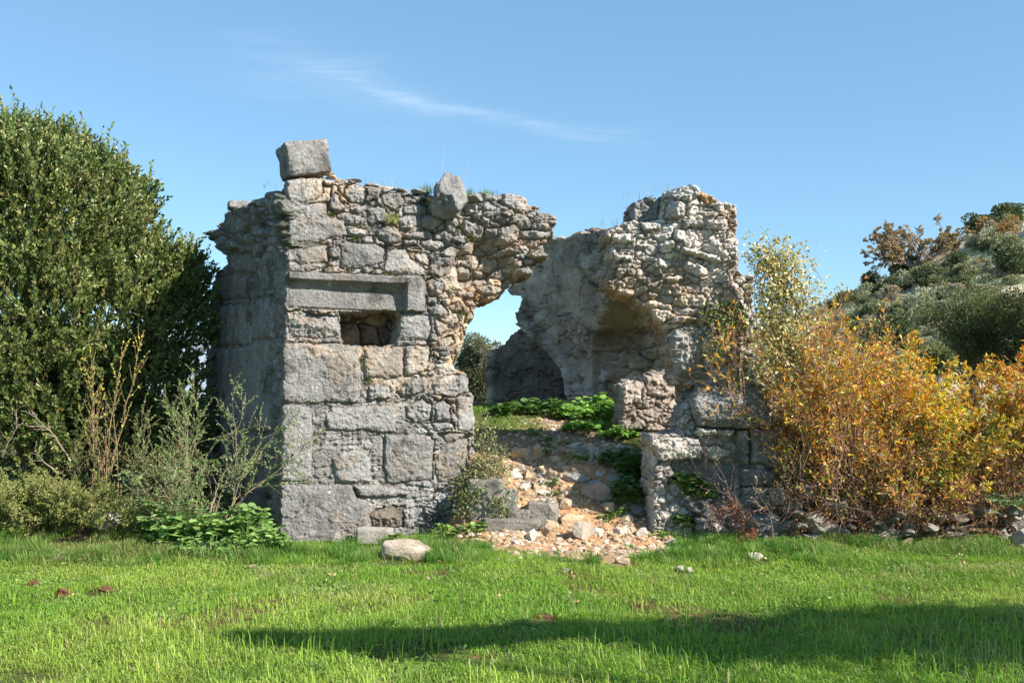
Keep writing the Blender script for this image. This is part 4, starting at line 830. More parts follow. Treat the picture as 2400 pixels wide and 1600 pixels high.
# ------------------------------------------------------------------ the big evergreen tree on the left, made of many upright leafy shoots
rt = np.random.default_rng(21)
def shoot_tree(name, label, base, lobes, nshoot, cols, w, leaf=(.062, .028), shoot_l=(.25, .55), seed=3, group=None, mat=None, trunk_r=.09, up=1.0, inner=.25):
    rng = np.random.default_rng(seed); base = np.asarray(base, float); root = empty(name, label, 'tree', group, base)
    lob = np.array([list(c) + list(r) for c, r in lobes]); vol = np.prod(lob[:, 3:], 1) ** (2 / 3); lo = rng.choice(len(lob), nshoot, p=vol / vol.sum())
    d = nrm(rng.normal(size=(nshoot, 3))); d[:, 2] = np.where(d[:, 2] < -.6, -d[:, 2], d[:, 2])
    rad = np.where(rng.random(nshoot) < inner, rng.uniform(.45, .9, nshoot), rng.uniform(.88, 1.02, nshoot))
    p = lob[lo, :3] + d * lob[lo, 3:] * rad[:, None]
    nz_ = fbm(p + 3.1, 1.5, 3, seed); keep = (nz_ > -.42) & (p[:, 2] > base[2] - .1); p = p[keep]; d = d[keep]; lo = lo[keep]
    dirs = nrm(d * .75 + np.array([0, 0, up]) + rng.normal(0, .33, d.shape))
    # upright leaders that break the outline
    m_ = rng.choice(len(p), len(p) // 14); p = np.concatenate([p, p[m_] + [0, 0, .12]]); dirs = np.concatenate([dirs, nrm(rng.normal(0, .14, (len(m_), 3)) + d[m_] * .25 + [0, 0, 1])])
    n = len(p); sl = rng.uniform(*shoot_l, n); sl[-len(m_):] *= 1.5
    ba = Acc(); sticks(ba, p - dirs * .1, p + dirs * sl[:, None], .005, .002, np.array([.14, .12, .07]))
    out = []
    for k in range(len(lobes)):
        c, r = lobes[k]; t0 = base + np.array([rng.normal(0, .2), rng.normal(0, .2), 0]); t1 = np.array(c)
        m = (t0 + t1) / 2 + rng.normal(0, .2, 3); m[2] = t0[2] + (t1[2] - t0[2]) * .55; ps = [t0 - [0, 0, .1], m, t1]
        for j in range(2): out.append((ps[j], ps[j + 1], trunk_r * (1 - .4 * j), trunk_r * (.6 - .35 * j), 0, 0))
        for _ in range(9):
            e = t1 + nrm(rng.normal(size=3)) * np.array(r) * .8; out.append((t1 * .7 + m * .3, e, trunk_r * .35, .008, 0, 0))
    a, b, r0, r1, _, _ = skel(out); ta = Acc(); sticks(ta, a, b, r0, r1, np.array([.16, .13, .10])); ta.build('trunk', M_BARK, root, True, org=base)
    nl = 20; f = (np.arange(nl) + .5) / nl
    f = f[None, :] + rng.normal(0, .03, (n, nl)); pos = p[:, None] + dirs[:, None] * (sl[:, None] * f)[..., None]
    s = rng.normal(size=(n, nl, 3)); s -= dirs[:, None] * np.sum(s * dirs[:, None], -1, keepdims=True); s = nrm(s)
    ax = nrm(dirs[:, None] * .9 + s * .75)
    col = pick(rng, n, cols, w, .12); col = np.repeat(col[:, None], nl, 1) * rng.uniform(.8, 1.25, (n, nl, 1))
    yl = rng.random((n, nl)) < .05; col[yl] = np.array([.26, .22, .05])
    sz_ = rng.uniform(.75, 1.25, (n * nl)) * np.repeat(1 - .0 * sl, nl)
    fa = Acc(); leaves(fa, pos.reshape(-1, 3), ax.reshape(-1, 3), leaf[0] * sz_, leaf[1] * sz_, col.reshape(-1, 3), rng, .2)
    cr = fa.build('crown', mat or M_GLOSSY, root, org=base); t_ = ba.build('twigs', M_BARK, root, org=base); return root
def LB(u, v, y, ru, rv, rd=None):   # lobe measured in the photo: centre pixel, distance, radii in px
    return (at(u, v, y), (hpx(ru, y), rd or hpx(ru, y) * .9, hpx(rv, y)))
shoot_tree('evergreen_tree', 'big dense evergreen tree with small leathery leaves left of the ruin', on(120, 15.0),
    [LB(60, 560, 14.4, 190, 230), LB(170, 560, 14.8, 160, 190), LB(305, 655, 15.2, 120, 165), LB(398, 715, 15.4, 85, 135), LB(30, 430, 14.6, 100, 140), LB(130, 430, 14.8, 85, 115), LB(222, 478, 14.9, 80, 105), LB(80, 780, 14.2, 160, 180), LB(260, 800, 14.9, 170, 210), LB(400, 820, 15.5, 85, 190), LB(-60, 600, 14.3, 150, 300),
     LB(120, 950, 14.7, 180, 160), LB(330, 980, 15.3, 140, 170), LB(-40, 950, 14.5, 140, 200), LB(60, 1050, 14.6, 150, 120), LB(220, 1060, 15.0, 150, 120), LB(380, 1080, 15.3, 110, 110), LB(300, 530, 15.2, 60, 100), LB(425, 665, 15.5, 42, 95)],
    9200, [(.13, .19, .05), (.18, .225, .065), (.085, .13, .036), (.25, .26, .09)], [3, 3, 2, 1.4], leaf=(.064, .031), shoot_l=(.2, .42), up=.62, seed=31, inner=.3)
# ------------------------------------------------------------------ shrubs in front of the tree
shrub('twiggy_shrub', 'sparse grey-green shrub with many thin tan twigs before the shaded flank', 'shrub', on(492, 11.9), 13, 1.62, .85, (.034, .014), [(.20, .29, .10), (.26, .33, .13), (.15, .23, .08)], seed=41, kids=9, depth=2, r=.010, bark=(.30, .23, .15), dens=2.3, up=.03, wig=.14, lmin=.16, shrink=.5, piece=.07, lean=(-.08, 0, 0), tmin=.0017)
shrub('upright_shrub', 'tall narrow shrub of upright shoots ending in yellow leaves before the dark tree', 'shrub', on(262, 12.6), 7, 2.25, .12, (.030, .016), [(.20, .22, .06), (.26, .26, .08)], seed=42, kids=12, depth=1, r=.011, bark=(.30, .20, .12), dens=2.6, up=.16, wig=.07, shrink=.22, ltop=((.58, .75), [(.62, .55, .08), (.55, .40, .09)]), lmin=.1, piece=.07)
for i, (u, H, y) in enumerate([(215, 1.05, 12.8), (330, 1.25, 12.8), (395, 1.1, 12.7)]):
    shrub('upright_shrub', ['olive-green upright shrub left of the tall yellow-tipped one', 'olive-green upright shrub right of the tall yellow-tipped one', 'dry olive shrub just left of the sparse grey-green one'][i], 'shrub', on(u, y), 8, H, .3, (.026, .014), [(.20, .25, .07), (.26, .28, .09), (.15, .20, .05)], seed=45 + i, kids=10, depth=2, r=.008, bark=(.25, .18, .12), dens=1.6, up=.1, wig=.1, shrink=.32, group='upright olive shrubs before the tree', piece=.07)
for i, (u, v, H, n) in enumerate([(30, 1190, .66, 24), (110, 1195, .5, 22), (180, 1195, .66, 26), (245, 1190, .5, 18), (-40, 1190, .75, 22), (310, 1185, .42, 12)]):
    shrub('low_bush', ['low olive bush at the left edge of the photo', 'low dry bush between the two taller low bushes', 'round low bush above the small pale boulder', 'low bush above the rounded whitish boulder', 'low bush mostly outside the left edge', 'thin low bush above the leafy plants'][i], 'shrub', on(u, 12.3 - .05 * i), n, H, .8, (.026, .015), [(.24, .29, .07), (.30, .33, .09), (.18, .23, .06), (.34, .29, .12)], seed=60 + i, kids=7, depth=2, r=.0045, bark=(.18, .13, .09), dens=4.2, tmin=.0015, group='low bushes at the foot of the tree', foot=.35, wig=.2, piece=.06, up=.04)
def dead(name, label, u, v, y, du, dv, seed, H=None):
    p0 = at(u, v, y); p1 = at(u + du, v + dv, y - .15); rng = np.random.default_rng(seed); out = []
    grow(rng, p0, nrm(p1 - p0), np.linalg.norm(p1 - p0), .014, 2, out, .12, .0, 5, .8, .35, .06, .45)
    a, b, r0, r1, _, _ = skel(out); sa = Acc(); sticks(sa, a, b, np.maximum(r0, .004), np.maximum(r1, .003), pick(rng, len(a), [(.36, .28, .23)], None, .25)); o = sa.build(name, M_BARK, None, True, org=p0); return tag(o, label, 'branch')
dead('dead_branch', 'dead grey branch rising to the left before the dark tree', 135, 1110, 12.5, -75, -70, 3)
dead('dead_branch', 'dead branch with a clump of dry seed heads before the dark tree', 165, 1080, 12.5, -70, -120, 4)
dead('dead_branch', 'bare crooked branch at the left photo edge', 5, 1070, 12.4, 50, -90, 5)
dead('dry_stalk', 'thin straight tan stem standing in front of the sparse shrub', 491, 1205, 11.75, -2, -72, 6)
dead('fallen_twig', 'pale dry twig lying in the grass below the leafy plants', 515, 1305, 11.0, 45, -28, 7)
dead('fallen_twig', 'short brown twig beside the crumbled clod', 250, 1352, 9.6, 20, 10, 8)
dead('fallen_twig', 'pale bent stalk in the long grass at the left', 95, 1322, 10.6, 40, -30, 9)
# ------------------------------------------------------------------ leafy green plants
def broad(name, label, c, R_, H, n, leaf, cols, seed, group=None, cat='plant'):
    rng = np.random.default_rng(seed); c = np.asarray(c, float); root = empty(name, label, cat, group, c); sa = Acc(); fa = Acc()
    ang = rng.uniform(0, 6.283, n); rr_ = R_ * np.sqrt(rng.random(n)); tip = c + np.stack([np.cos(ang) * rr_, np.sin(ang) * rr_, H * rng.uniform(.35, 1.05, n) * (1 - .5 * (rr_ / R_) ** 2)], 1)
    b = c + (tip - c) * np.array([.35, .35, 0]) - [0, 0, .03]; sticks(sa, b, tip, .005, .003, np.array([.16, .26, .07])); sa.build('stalks', M_LEAF, root, org=c)
    ix = np.repeat(np.arange(n), 3); k = np.tile([0, 1, 2], n); a0 = ang[ix] + (k - 1) * 1.5
    ax = np.stack([np.cos(a0), np.sin(a0), rng.uniform(-.25, .35, len(ix))], 1); L_ = leaf * rng.uniform(.7, 1.3, len(ix))
    # rounded, lobed leaflets facing up
    ax = nrm(ax); side = nrm(np.cross(ax, np.array([0, 0, 1.]) + rng.normal(0, .3, (len(ix), 3)))); up = np.cross(side, ax); P0 = tip[ix]; W = L_ * .85
    prof = [(0, 0), (.18, .36), (.42, .52), (.62, .44), (.85, .30), (1, 0)]
    pts = [P0] + [P0 + ax * (L_ * a)[:, None] + side * (W * b_)[:, None] + up * (.10 * L_ * b_)[:, None] for a, b_ in prof[1:-1]] + [P0 + ax * L_[:, None] - up * (.12 * L_)[:, None]] + [P0 + ax * (L_ * a)[:, None] - side * (W * b_)[:, None] + up * (.10 * L_ * b_)[:, None] for a, b_ in prof[1:-1][::-1]]
    V = np.stack(pts, 1).reshape(-1, 3); i = (np.arange(len(ix)) * 10)[:, None]
    fa.add(V, [np.concatenate([i + [0, 1, 2, 3], i + [0, 3, 4, 5], i + [0, 5, 6, 7], i + [0, 7, 8, 9]])], np.repeat(pick(rng, len(ix), cols), 10, 0)); fa.build('leaves', M_LEAF, root, org=c); return root
GL = [(.20, .33, .09), (.25, .38, .11), (.16, .27, .07)]
pl = [(372, 1212, 60, 62, .13), (408, 1245, 70, 60, .12), (452, 1228, 75, 66, .13), (500, 1250, 80, 62, .12), (545, 1225, 75, 66, .13), (590, 1238, 75, 74, .13), (640, 1262, 66, 46, .11), (560, 1275, 80, 36, .09), (450, 1275, 60, 30, .08), (370, 1190, 40, 50, .12), (600, 1195, 50, 55, .12)]
lb = ['leafy green plant at the left end of the leafy bed', 'second leafy plant from the left in the bed', 'leafy plant in front of the dry stem', 'leafy plant over the flat whitish stone', 'tall leafy plant below the sparse shrub', 'tallest bright leafy plant by the ruin corner', 'leafy plant touching the ruin corner', 'low leafy plant in front at the grass edge', 'small leafy plant beside the flat whitish stone', 'single leafy plant standing up behind the bed', 'shaded leafy plant against the flank']
for i, (u, v, w, h, lf) in enumerate(pl):
    y = 11.6 - (v - 1225) * .012; c = on(u, y); broad('leafy_plant', lb[i], c, hpx(w, y) * .66, hpx(h, y) * 1.5, 40, lf * .78, GL, 300 + i, 'leafy green plants at the ruin corner')
for i, (u, v, w, h) in enumerate([(1045, 1255, 60, 40), (1110, 1255, 60, 34), (925, 1258, 30, 26)]):
    y = 12.1 if i < 2 else 11.9; broad('leafy_plant', ['bright leafy weed at the wall foot left of the gravel', 'bright leafy weed beside the white gravel', 'small leafy weed behind the cut slab'][i], on(u, y), hpx(w, y) * .6, hpx(h, y), 22, .075, [(.2, .32, .07), (.24, .36, .09)], 330 + i, 'bright weeds along the wall foot')
# green nettles inside the room and dark weeds by the jamb
def sl_y(u, v): return ground_at(u, v)
for i, (u, v, w, h, n, cl) in enumerate([(1400, 975, 70, 42, 60, 1), (1345, 985, 60, 30, 50, 1), (1440, 985, 45, 40, 40, 1), (1290, 975, 60, 32, 46, 0), (1235, 970, 60, 30, 46, 0), (1190, 975, 50, 24, 36, 0), (1370, 1010, 70, 18, 44, 1), (1450, 1025, 60, 20, 40, 1), (1480, 1130, 42, 60, 50, 2), (1470, 1180, 50, 50, 46, 2), (1440, 1090, 46, 28, 36, 2), (1610, 1140, 50, 30, 30, 2), (1640, 1165, 50, 26, 26, 2), (1600, 1235, 40, 30, 26, 2)]):
    c = sl_y(u, v) if u < 1560 else at(u, v, 12.35)
    broad('nettle', ['bright sunlit nettle clump highest against the inner wall', 'sunlit nettle clump left of the brightest one', 'nettle clump against the sunlit inner jamb', 'shaded nettle clump under the blind arch', 'shaded nettle clump under the plaster wall', 'small shaded nettles at the far left of the room', 'low bright nettles at the front of the patch', 'low nettles beside the orange stone', 'dark weed clump against the side of the jamb', 'dark weed clump at the foot of the jamb', 'low dark weeds above the big triangular boulder', 'dark weeds in the recess of the pier', 'dark weeds deep in the pier recess', 'green weeds at the foot of the pier'][i], c, hpx(w, c[1]) * .68, hpx(h, c[1]) * 1.3, int(n * 1.3), .10, [[(.10, .19, .045), (.13, .23, .06)], [(.22, .40, .08), (.27, .45, .10)], [(.09, .16, .045), (.12, .2, .05)]][cl], 350 + i, 'nettles and weeds inside the ruin')  # sunlit nettles get brighter leaves, shaded ones darker: light painted into the colours
# ivy and creepers: leaves spread over the face they climb
def creeper(name, label, pts, y, rad, n, leaf, cols, w, seed, dy=.12, cat='climbing plant', stems=True, bark=(.22, .15, .1)):
    """pts: (u,v[,y]) path points with clump radius in px"""
    rng = np.random.default_rng(seed); c0 = at(pts[0][0], pts[0][1], pts[0][2] if len(pts[0]) > 2 else y); root = empty(name, label, cat, None, c0); fa = Acc(); sa = Acc()
    Q = np.array([at(p[0], p[1], p[2] if len(p) > 2 else y) for p in pts]); k = rng.integers(0, len(Q), n); off = rng.normal(0, 1, (n, 3)) * np.array([1, dy, 1]) * hpx(rad, y) * .55
    pos = Q[k] + off * np.array([1, 1, 1]) - np.array([0, .06, 0]); ax = rng.normal(size=(n, 3)) + np.array([.1, -.4, -.1]); s = rng.uniform(.6, 1.3, n)
    leaves(fa, pos, ax, leaf[0] * s, leaf[1] * s, pick(rng, n, cols, w), rng); fa.build('foliage', M_LEAF, root, org=c0)
    m = rng.integers(0, n, n // 5); j = rng.integers(0, n, n // 5); dd = np.linalg.norm(pos[m] - pos[j], axis=1); ok = dd < hpx(rad, y) * 2.2
    sticks(sa, pos[m][ok] + [0, .03, 0], pos[j][ok] + [0, .03, 0], .004, .003, np.array(bark)); sticks(sa, Q[:-1] + [0, .03, 0], Q[1:] + [0, .03, 0], .007, .005, np.array(bark)); sa.build('stems', M_BARK, root, org=c0); return root
IV = [(.50, .48, .27), (.34, .36, .14), (.17, .23, .07), (.10, .15, .05)]
creeper('ivy', 'pale flowering creeper spilling down the left side of the opening', [(1130, 1010, 13.0), (1130, 1050, 12.95), (1150, 1080, 12.85), (1170, 1070, 12.9), (1120, 1090, 12.75), (1110, 1120, 12.7), (1090, 1140, 12.65), (1180, 1110, 12.8), (1150, 1120, 12.7), (1190, 1160, 12.6)], 12.8, 30, 1500, (.034, .022), IV, [2.5, 3, 3, 2], 400, .5)
creeper('ivy', 'dark ivy hanging over the foundation block at the left jamb', [(1075, 1150, 12.5), (1095, 1170, 12.4), (1085, 1190, 12.4), (1120, 1150, 12.4), (1170, 1195, 12.3), (1180, 1180, 12.35)], 12.5, 24, 560, (.034, .024), IV[1:], [1, 2, 3], 401, .3)
creeper('ivy', 'green and cream ivy climbing the right pier below the arch', [(1660, 735, 12.35), (1680, 720, 12.35), (1700, 750, 12.3), (1720, 735, 12.4), (1680, 760, 12.3), (1690, 800, 12.3), (1670, 830, 12.35), (1730, 760, 12.4), (1735, 890, 12.3), (1710, 720, 12.4), (1750, 870, 12.3)], 12.4, 22, 900, (.036, .026), IV, [2, 2, 3, 3], 402, .3)
creeper('dead_creeper', 'dead rust-red creeper hanging between the pier and its corner block', [(1690, 1195, 12.0), (1720, 1190, 12.0), (1740, 1210, 11.95), (1755, 1240, 11.9), (1745, 1270, 11.85), (1720, 1210, 12.0), (1760, 1285, 11.8), (1670, 1215, 12.0)], 12.0, 22, 520, (.034, .016), [(.34, .13, .07), (.26, .10, .06), (.42, .2, .1)], None, 403, .4, 'creeper', bark=(.3, .12, .07))
creeper('dead_creeper', 'dead rust-red creeper under the right end of the autumn bushes', [(2240, 1170, 12.2), (2270, 1160, 12.2), (2250, 1190, 12.2), (2300, 1220, 12.1), (2260, 1140, 12.2)], 12.2, 26, 420, (.034, .016), [(.34, .13, .07), (.26, .10, .06)], None, 404, .4, 'creeper', bark=(.3, .12, .07))
broad('leafy_plant', 'blue-green bramble leaves at the right edge above the stones', at(2365, 1180, 12.0), .3, .12, 26, .10, [(.20, .30, .16), (.24, .34, .2)], 405)
# small plants rooted in the joints of the walls
tufts = [c1([(1010, 1035)])[0], c1([(1150, 1050)])[0], c1([(1310, 1055)])[0], c1([(1430, 1075)])[0], c1([(1200, 825)])[0], c1([(1330, 520)])[0], c1([(1010, 640)])[0], c1([(1280, 480)])[0], c1([(1090, 520)])[0], c2([(1135, 190)])[0], c2([(1180, 320)])[0], c3([(475, 560)])[0], c3([(345, 950)])[0], c3([(425, 1130)])[0], c3([(400, 490)])[0], c1([(1690, 545)])[0], c1([(735, 860)])[0], c3([(1460, 690)])[0]]
tl = ['tuft of small leaves above the left part of the lintel', 'small fern on the lintel left of the middle', 'small fern on the middle of the lintel', 'small fern on the right part of the lintel', 'mossy tuft under the round field stone', 'dark green cushion between two rounded stones near the wall top', 'yellowish tuft beside the tall corner block', 'dark cushion plant at the wall top', 'moss tuft beside a leaning stone near the top', 'hanging plant in the joint between two ashlar blocks', 'small fern under the lichen block joint', 'small leafy plant under the broken arch', 'green tuft in the orange core of the arch', 'herb growing from the broken jamb', 'dark moss between stones near the perched boulder', 'moss on a flat stone left of the perched boulder', 'moss at the corner above the small ashlar block', 'dark moss stripe on the inner wall top']
for i, (u, v) in enumerate(tufts):
    w_ = FL.world(u, v, .03) if i < 17 else at(u, v, 14.6); rng = np.random.default_rng(700 + i); n = 90; root = empty('wall_plant', tl[i], 'plant', 'small plants in the wall joints', w_)
    fa = Acc(); d = nrm(rng.normal(size=(n, 3)) + np.array([0, -.7, .25])); d_ = d * np.array([1.5, .5, .8])
    if i in (9, 17): d_ = d * np.array([.5, .5, 1.8])
    pos = w_ + d_ * .055 * rng.uniform(.2, 1, (n, 1)); leaves(fa, pos, d, .026, .013, pick(rng, n, [(.10, .12, .035), (.16, .17, .05), (.07, .09, .03)]), rng); fa.build('foliage', M_LEAF, root, org=w_)
# ------------------------------------------------------------------ grass: field, long tufts, tufts and stalks on the wall tops
def blades(acc, P0, L_, W, col, rng, lean=.45, heading=None):
    n = len(P0); a = rng.uniform(0, 6.283, n); hd = np.stack([np.cos(a), np.sin(a), 0 * a], 1)
    if heading is not None: hd = nrm(hd * .45 + heading); a = np.arctan2(hd[:, 1], hd[:, 0])
    sd = np.stack([-np.sin(a + rng.normal(0, .6, n)), np.cos(a), 0 * a], 1); sd = nrm(sd)
    ln = np.abs(rng.normal(lean, .25, n))[:, None]; L_ = np.broadcast_to(L_, (n,))[:, None]; W = np.broadcast_to(W, (n,))[:, None]; z = np.array([0, 0, 1.])
    m = P0 + (z * .58 + hd * ln * .3) * L_; t = P0 + (z * np.maximum(.95 - ln * .45, .25) + hd * ln * .95) * L_
    V = np.stack([P0 - sd * W * .5, P0 + sd * W * .5, m + sd * W * .42, m - sd * W * .42, t], 1).reshape(-1, 3); i = (np.arange(n) * 5)[:, None]
    acc.add(V, [i + [0, 1, 2, 3], i + [3, 2, 4]], np.repeat(col, 5, 0))
rg = np.random.default_rng(8)
def scatter(n, x0, x1, y0, y1, dens):
    x = rg.uniform(x0, x1, n); y = rg.uniform(y0, y1, n); k = rg.random(n) < dens(x, y); return x[k], y[k]
def gcols(x, y, n):
    p = np.stack([x, y, 0 * x], 1); a = ss(-.35, .4, fbm(p, .7, 3, 90)); b = ss(.0, .5, fbm(p, 2.2, 3, 91))
    c = mix(np.tile([.20, .355, .04], (n, 1)), np.tile([.31, .425, .07], (n, 1)), a); c = mix(c, np.tile([.155, .29, .04], (n, 1)), b * .6)
    c = c * (1 + .22 * fbm(p, .45, 3, 92) + .18 * fbm(p, 4.5, 2, 93))[:, None]; dry = rg.random(n) < .05 + .28 * ss(.15, .5, fbm(p, .9, 3, 94)); c[dry] = np.array([.46, .40, .20]); return c * rg.uniform(.8, 1.2, (n, 1))
fld = Acc()
def inview(x, y): return np.abs(x) < y * .56 + 2.3
def bare(x, y):
    k = 1 - np.clip(dirtw(x, y) * 1.25, 0, 1)
    for cx, cy, r in CLEAR: k = k * (1 - .9 * ss(r, r * .6, np.hypot(x - cx, (y - cy) * .8)))
    return k
def mudm(x, y): return 1 - .75 * ss(.28, .45, fbm(np.stack([x, y, 0 * x], 1), 1.3, 3, 77))
x, y = scatter(680000, -9.6, 9.6, 4.9, 12.7, lambda x, y: inview(x, y) * np.interp(y, [4.9, 7, 12.5], [1, .85, .55]) * bare(x, y) * mudm(x, y) * ss(12.9, 12.2, y + .25 * (x < -2.8) - .6 * (x < -3.2)))
p = np.stack([x, y, 0 * x], 1); hl = .055 + .035 * ss(-.3, .5, fbm(p, 1.6, 3, 95)); L_ = hl * rg.uniform(.5, 1.5, len(x)) * .95; 
blades(fld, np.stack([x, y, gz(x, y) - .004], 1), L_, .0058, gcols(x, y, len(x)), rg, 1.1)
tag(fld.build('grass', M_GRASS), kind='stuff')
tc_ = Acc(); ntf = 1500     # lush mounded tufts
tx = rg.uniform(-7.6, 7.4, ntf); ty = rg.uniform(10.2, 12.9, ntf)
tp = np.stack([tx, ty, 0 * tx], 1); kk_ = (rg.random(ntf) < bare(tx, ty) * np.clip(ss(-.2, .2, fbm(tp, .8, 3, 197)) * ss(10.1, 10.9, ty) + .8 * ss(-2.6, -3.6, tx) * ss(10.3, 11.6, ty + 1.3 * fbm(tp, 1.1, 3, 198)), 0, 1)) & inview(tx, ty) & (ty < 12.25 + .6 * (tx < -3.2) - .1 * (tx > 0)); tx = tx[kk_]; ty = ty[kk_]
nb_ = 70; r_t = rg.uniform(.06, .14, len(tx)); ang_ = rg.uniform(0, 6.283, (len(tx), nb_)); rad_ = r_t[:, None] * np.sqrt(rg.random((len(tx), nb_)))
bx_ = (tx[:, None] + np.cos(ang_) * rad_).ravel(); by_ = (ty[:, None] + np.sin(ang_) * rad_).ravel()
hd_ = np.stack([np.cos(ang_), np.sin(ang_), 0 * ang_], -1).reshape(-1, 3); ct_ = pick(rg, len(tx), [(.10, .24, .035), (.14, .28, .045), (.21, .30, .065)], [3, 2, 1], .15); lm_ = (tx < -2.8) & (rg.random(len(tx)) < .6); ct_[lm_] = ct_[lm_] * .5 + np.array([.28, .31, .10]) * .5
blades(tc_, np.stack([bx_, by_, gz(bx_, by_) - .005], 1), np.repeat(rg.uniform(.10, .23, len(tx)), nb_) * rg.uniform(.6, 1.2, len(bx_)), .0055, np.repeat(ct_, nb_, 0) * rg.uniform(.8, 1.2, (len(bx_), 1)), rg, .75, hd_)
tag(tc_.build('grass_tufts', M_GRASS), kind='stuff')
tl_ = Acc()   # longer, darker growth along the foot of the wall and bank
def tuft_d(x, y):
    p = np.stack([x, y, 0 * x], 1); n = fbm(p, 1.5, 3, 97); band = ss(10.35, 11.1, y) * ss(12.6, 12.2, y - .7 * (x < -3)); left = ss(-2.6, -3.6, x) * ss(10.3, 11.8, y + 1.3 * fbm(p, 1.1, 3, 199))
    return inview(x, y) * bare(x, y) * np.clip(band * ss(-.15, .25, n) * .8 + left * ss(-.35, .3, n) * .75, 0, 1)
x, y = scatter(150000, -8, 8, 10, 13.2, tuft_d); p = np.stack([x, y, 0 * x], 1); lf = ss(-2.6, -3.8, x); n_ = len(x)
c = mix(np.tile([.14, .27, .045], (n_, 1)), np.tile([.25, .31, .085], (n_, 1)), np.clip(lf * .75 + .4 * fbm(p, 1.2, 2, 99), 0, 1)); c[rg.random(n_) < .16] = (.50, .42, .22); c = c * (1 + .35 * fbm(p, 3, 3, 101))[:, None]
blades(tl_, np.stack([x, y, gz(x, y) - .004], 1), (.09 + .09 * ss(-.1, .5, fbm(p, 1.5, 3, 97)) + .02 * lf * rg.random(n_) ) * rg.uniform(.35, 1.6, n_), .0055, c * rg.uniform(.8, 1.2, (n_, 1)), rg, .95)
tag(tl_.build('long_grass', M_GRASS), kind='stuff')
fo = Acc()    # taller single blades near the camera
x, y = scatter(46000, -5.4, 5.4, 4.9, 8.6, lambda x, y: inview(x, y) * np.interp(y, [5, 6.2, 8.6], [1, .6, .3]) * ss(-.25, .3, fbm(np.stack([x, y, 0 * x], 1), 1.1, 3, 98)) * .5); n_ = len(x)
blades(fo, np.stack([x, y, gz(x, y) - .004], 1), rg.uniform(.10, .23, n_), .0056, gcols(x, y, n_) * 1.1, rg, .5); tag(fo.build('tall_grass', M_GRASS), kind='stuff')
def wall_tuft(label, u, v, y, w, n, L_, cols, lean=.35):
    c = at(u, v, y); rng = np.random.default_rng(int(u * 7 + v)); ac = Acc(); P0 = c + np.stack([rng.normal(0, hpx(w, y) * .5, n), rng.normal(0, .06, n), rng.normal(0, .01, n)], 1)
    blades(ac, P0, rng.uniform(.4, 1.2, n) * L_, .005, pick(rng, n, cols), rng, lean); o = ac.build('grass_tuft', M_GRASS, org=c); return tag(o, label, 'grass', 'grass tufts on the ruin')
GT = [(.14, .22, .05), (.2, .26, .07)]; DT = [(.42, .36, .2), (.3, .26, .14)]
wall_tuft('green grass tuft on the wall top left of the perched boulder', 1000, 455, 12.7, 26, 120, .16, GT)
wall_tuft('green grass tuft on the wall top right of the perched boulder', 1100, 462, 12.8, 16, 90, .14, GT)
wall_tuft('long green grass tuft behind the leaning stone on the wall top', 1142, 465, 12.85, 28, 130, .15, GT)
wall_tuft('yellow-green grass tuft sprouting from a joint in the middle of the wall', 917, 520, 12.4, 16, 90, .17, [(.3, .33, .1), (.22, .27, .08)], .7)
for i, (u, v, y) in enumerate([(640, 440, 12.7), (790, 428, 12.6), (850, 436, 12.6), (912, 446, 12.6), (880, 440, 12.6), (1440, 530, 13.2), (1495, 470, 12.8), (1560, 450, 12.8)]):
    wall_tuft(['few dry stalks left of the balanced block', 'dry stalks right of the balanced block', 'dry grass on the wall top near the corner', 'dry grass before the boulder end of the wall top', 'wispy dry grass in the middle of the wall top', 'dry stalks on the low inner wall top', 'dry grass at the shoulder of the pier', 'dry grass on the pier top'][i], u, v, y, 40, 9, .16 if i not in (4,) else .2, DT, .9)
for i, (u, v, dv) in enumerate([(1034, 415, 76), (1088, 450, 80), (918, 445, 40), (1445, 540, 50)]):
    p0 = at(u, v, 12.8); out = []; rng = np.random.default_rng(70 + i); grow(rng, p0, nrm(np.array([.12, 0, 1])), hpx(dv, 12.8), .0028, 0, out, .05, .03); a, b, r0, r1, _, _ = skel(out); ac = Acc(); sticks(ac, a, b, .0022, .0016, np.array([.45, .37, .24]))
    tag(ac.build('dry_stalk', M_BARK, org=p0), ['tall dry stalk rising behind the perched boulder', 'tall faint stalk right of the perched boulder', 'short dry stalk on the wall top', 'dry stalk on the low inner wall'][i], 'stalk', 'dry stalks on the wall tops')

# little weeds among the rubble
rw = np.random.default_rng(333)
for i in range(26):
    zq = [(620, 960, 560, 700), (480, 760, 780, 1000), (1060, 1260, 930, 1120), (1000, 1700, 1180, 1340), (560, 1250, 470, 560)][i % 5]; u, v = s5(rw.uniform(zq[0], zq[1]), rw.uniform(zq[2], zq[3])); g = ground_at(u, v)
    broad('weed', 'small green weed sprouting between the stones of the rubble slope', g, rw.uniform(.05, .12), rw.uniform(.05, .13), int(rw.integers(8, 18)), rw.uniform(.03, .05), [(.16, .28, .06), (.22, .34, .08)], 1500 + i, 'small weeds on the rubble slope')
mg = Acc()     # grass and ground cover on the floor of the ruined room
x, y = scatter(60000, -2.6, 3.2, 13.6, 18.5, lambda x, y: ss(-.25, .15, fbm(np.stack([x, y, 0 * x], 1), 1.2, 3, 444)) * ss(13.7, 14.7, y + .5 * x)); n_ = len(x)
blades(mg, np.stack([x, y, gz(x, y) - .005], 1), rg.uniform(.04, .12, n_), .009, pick(rg, n_, [(.15, .28, .05), (.2, .33, .06), (.26, .30, .09)]), rg, .9); tag(mg.build('ground_cover', M_GRASS), kind='stuff')

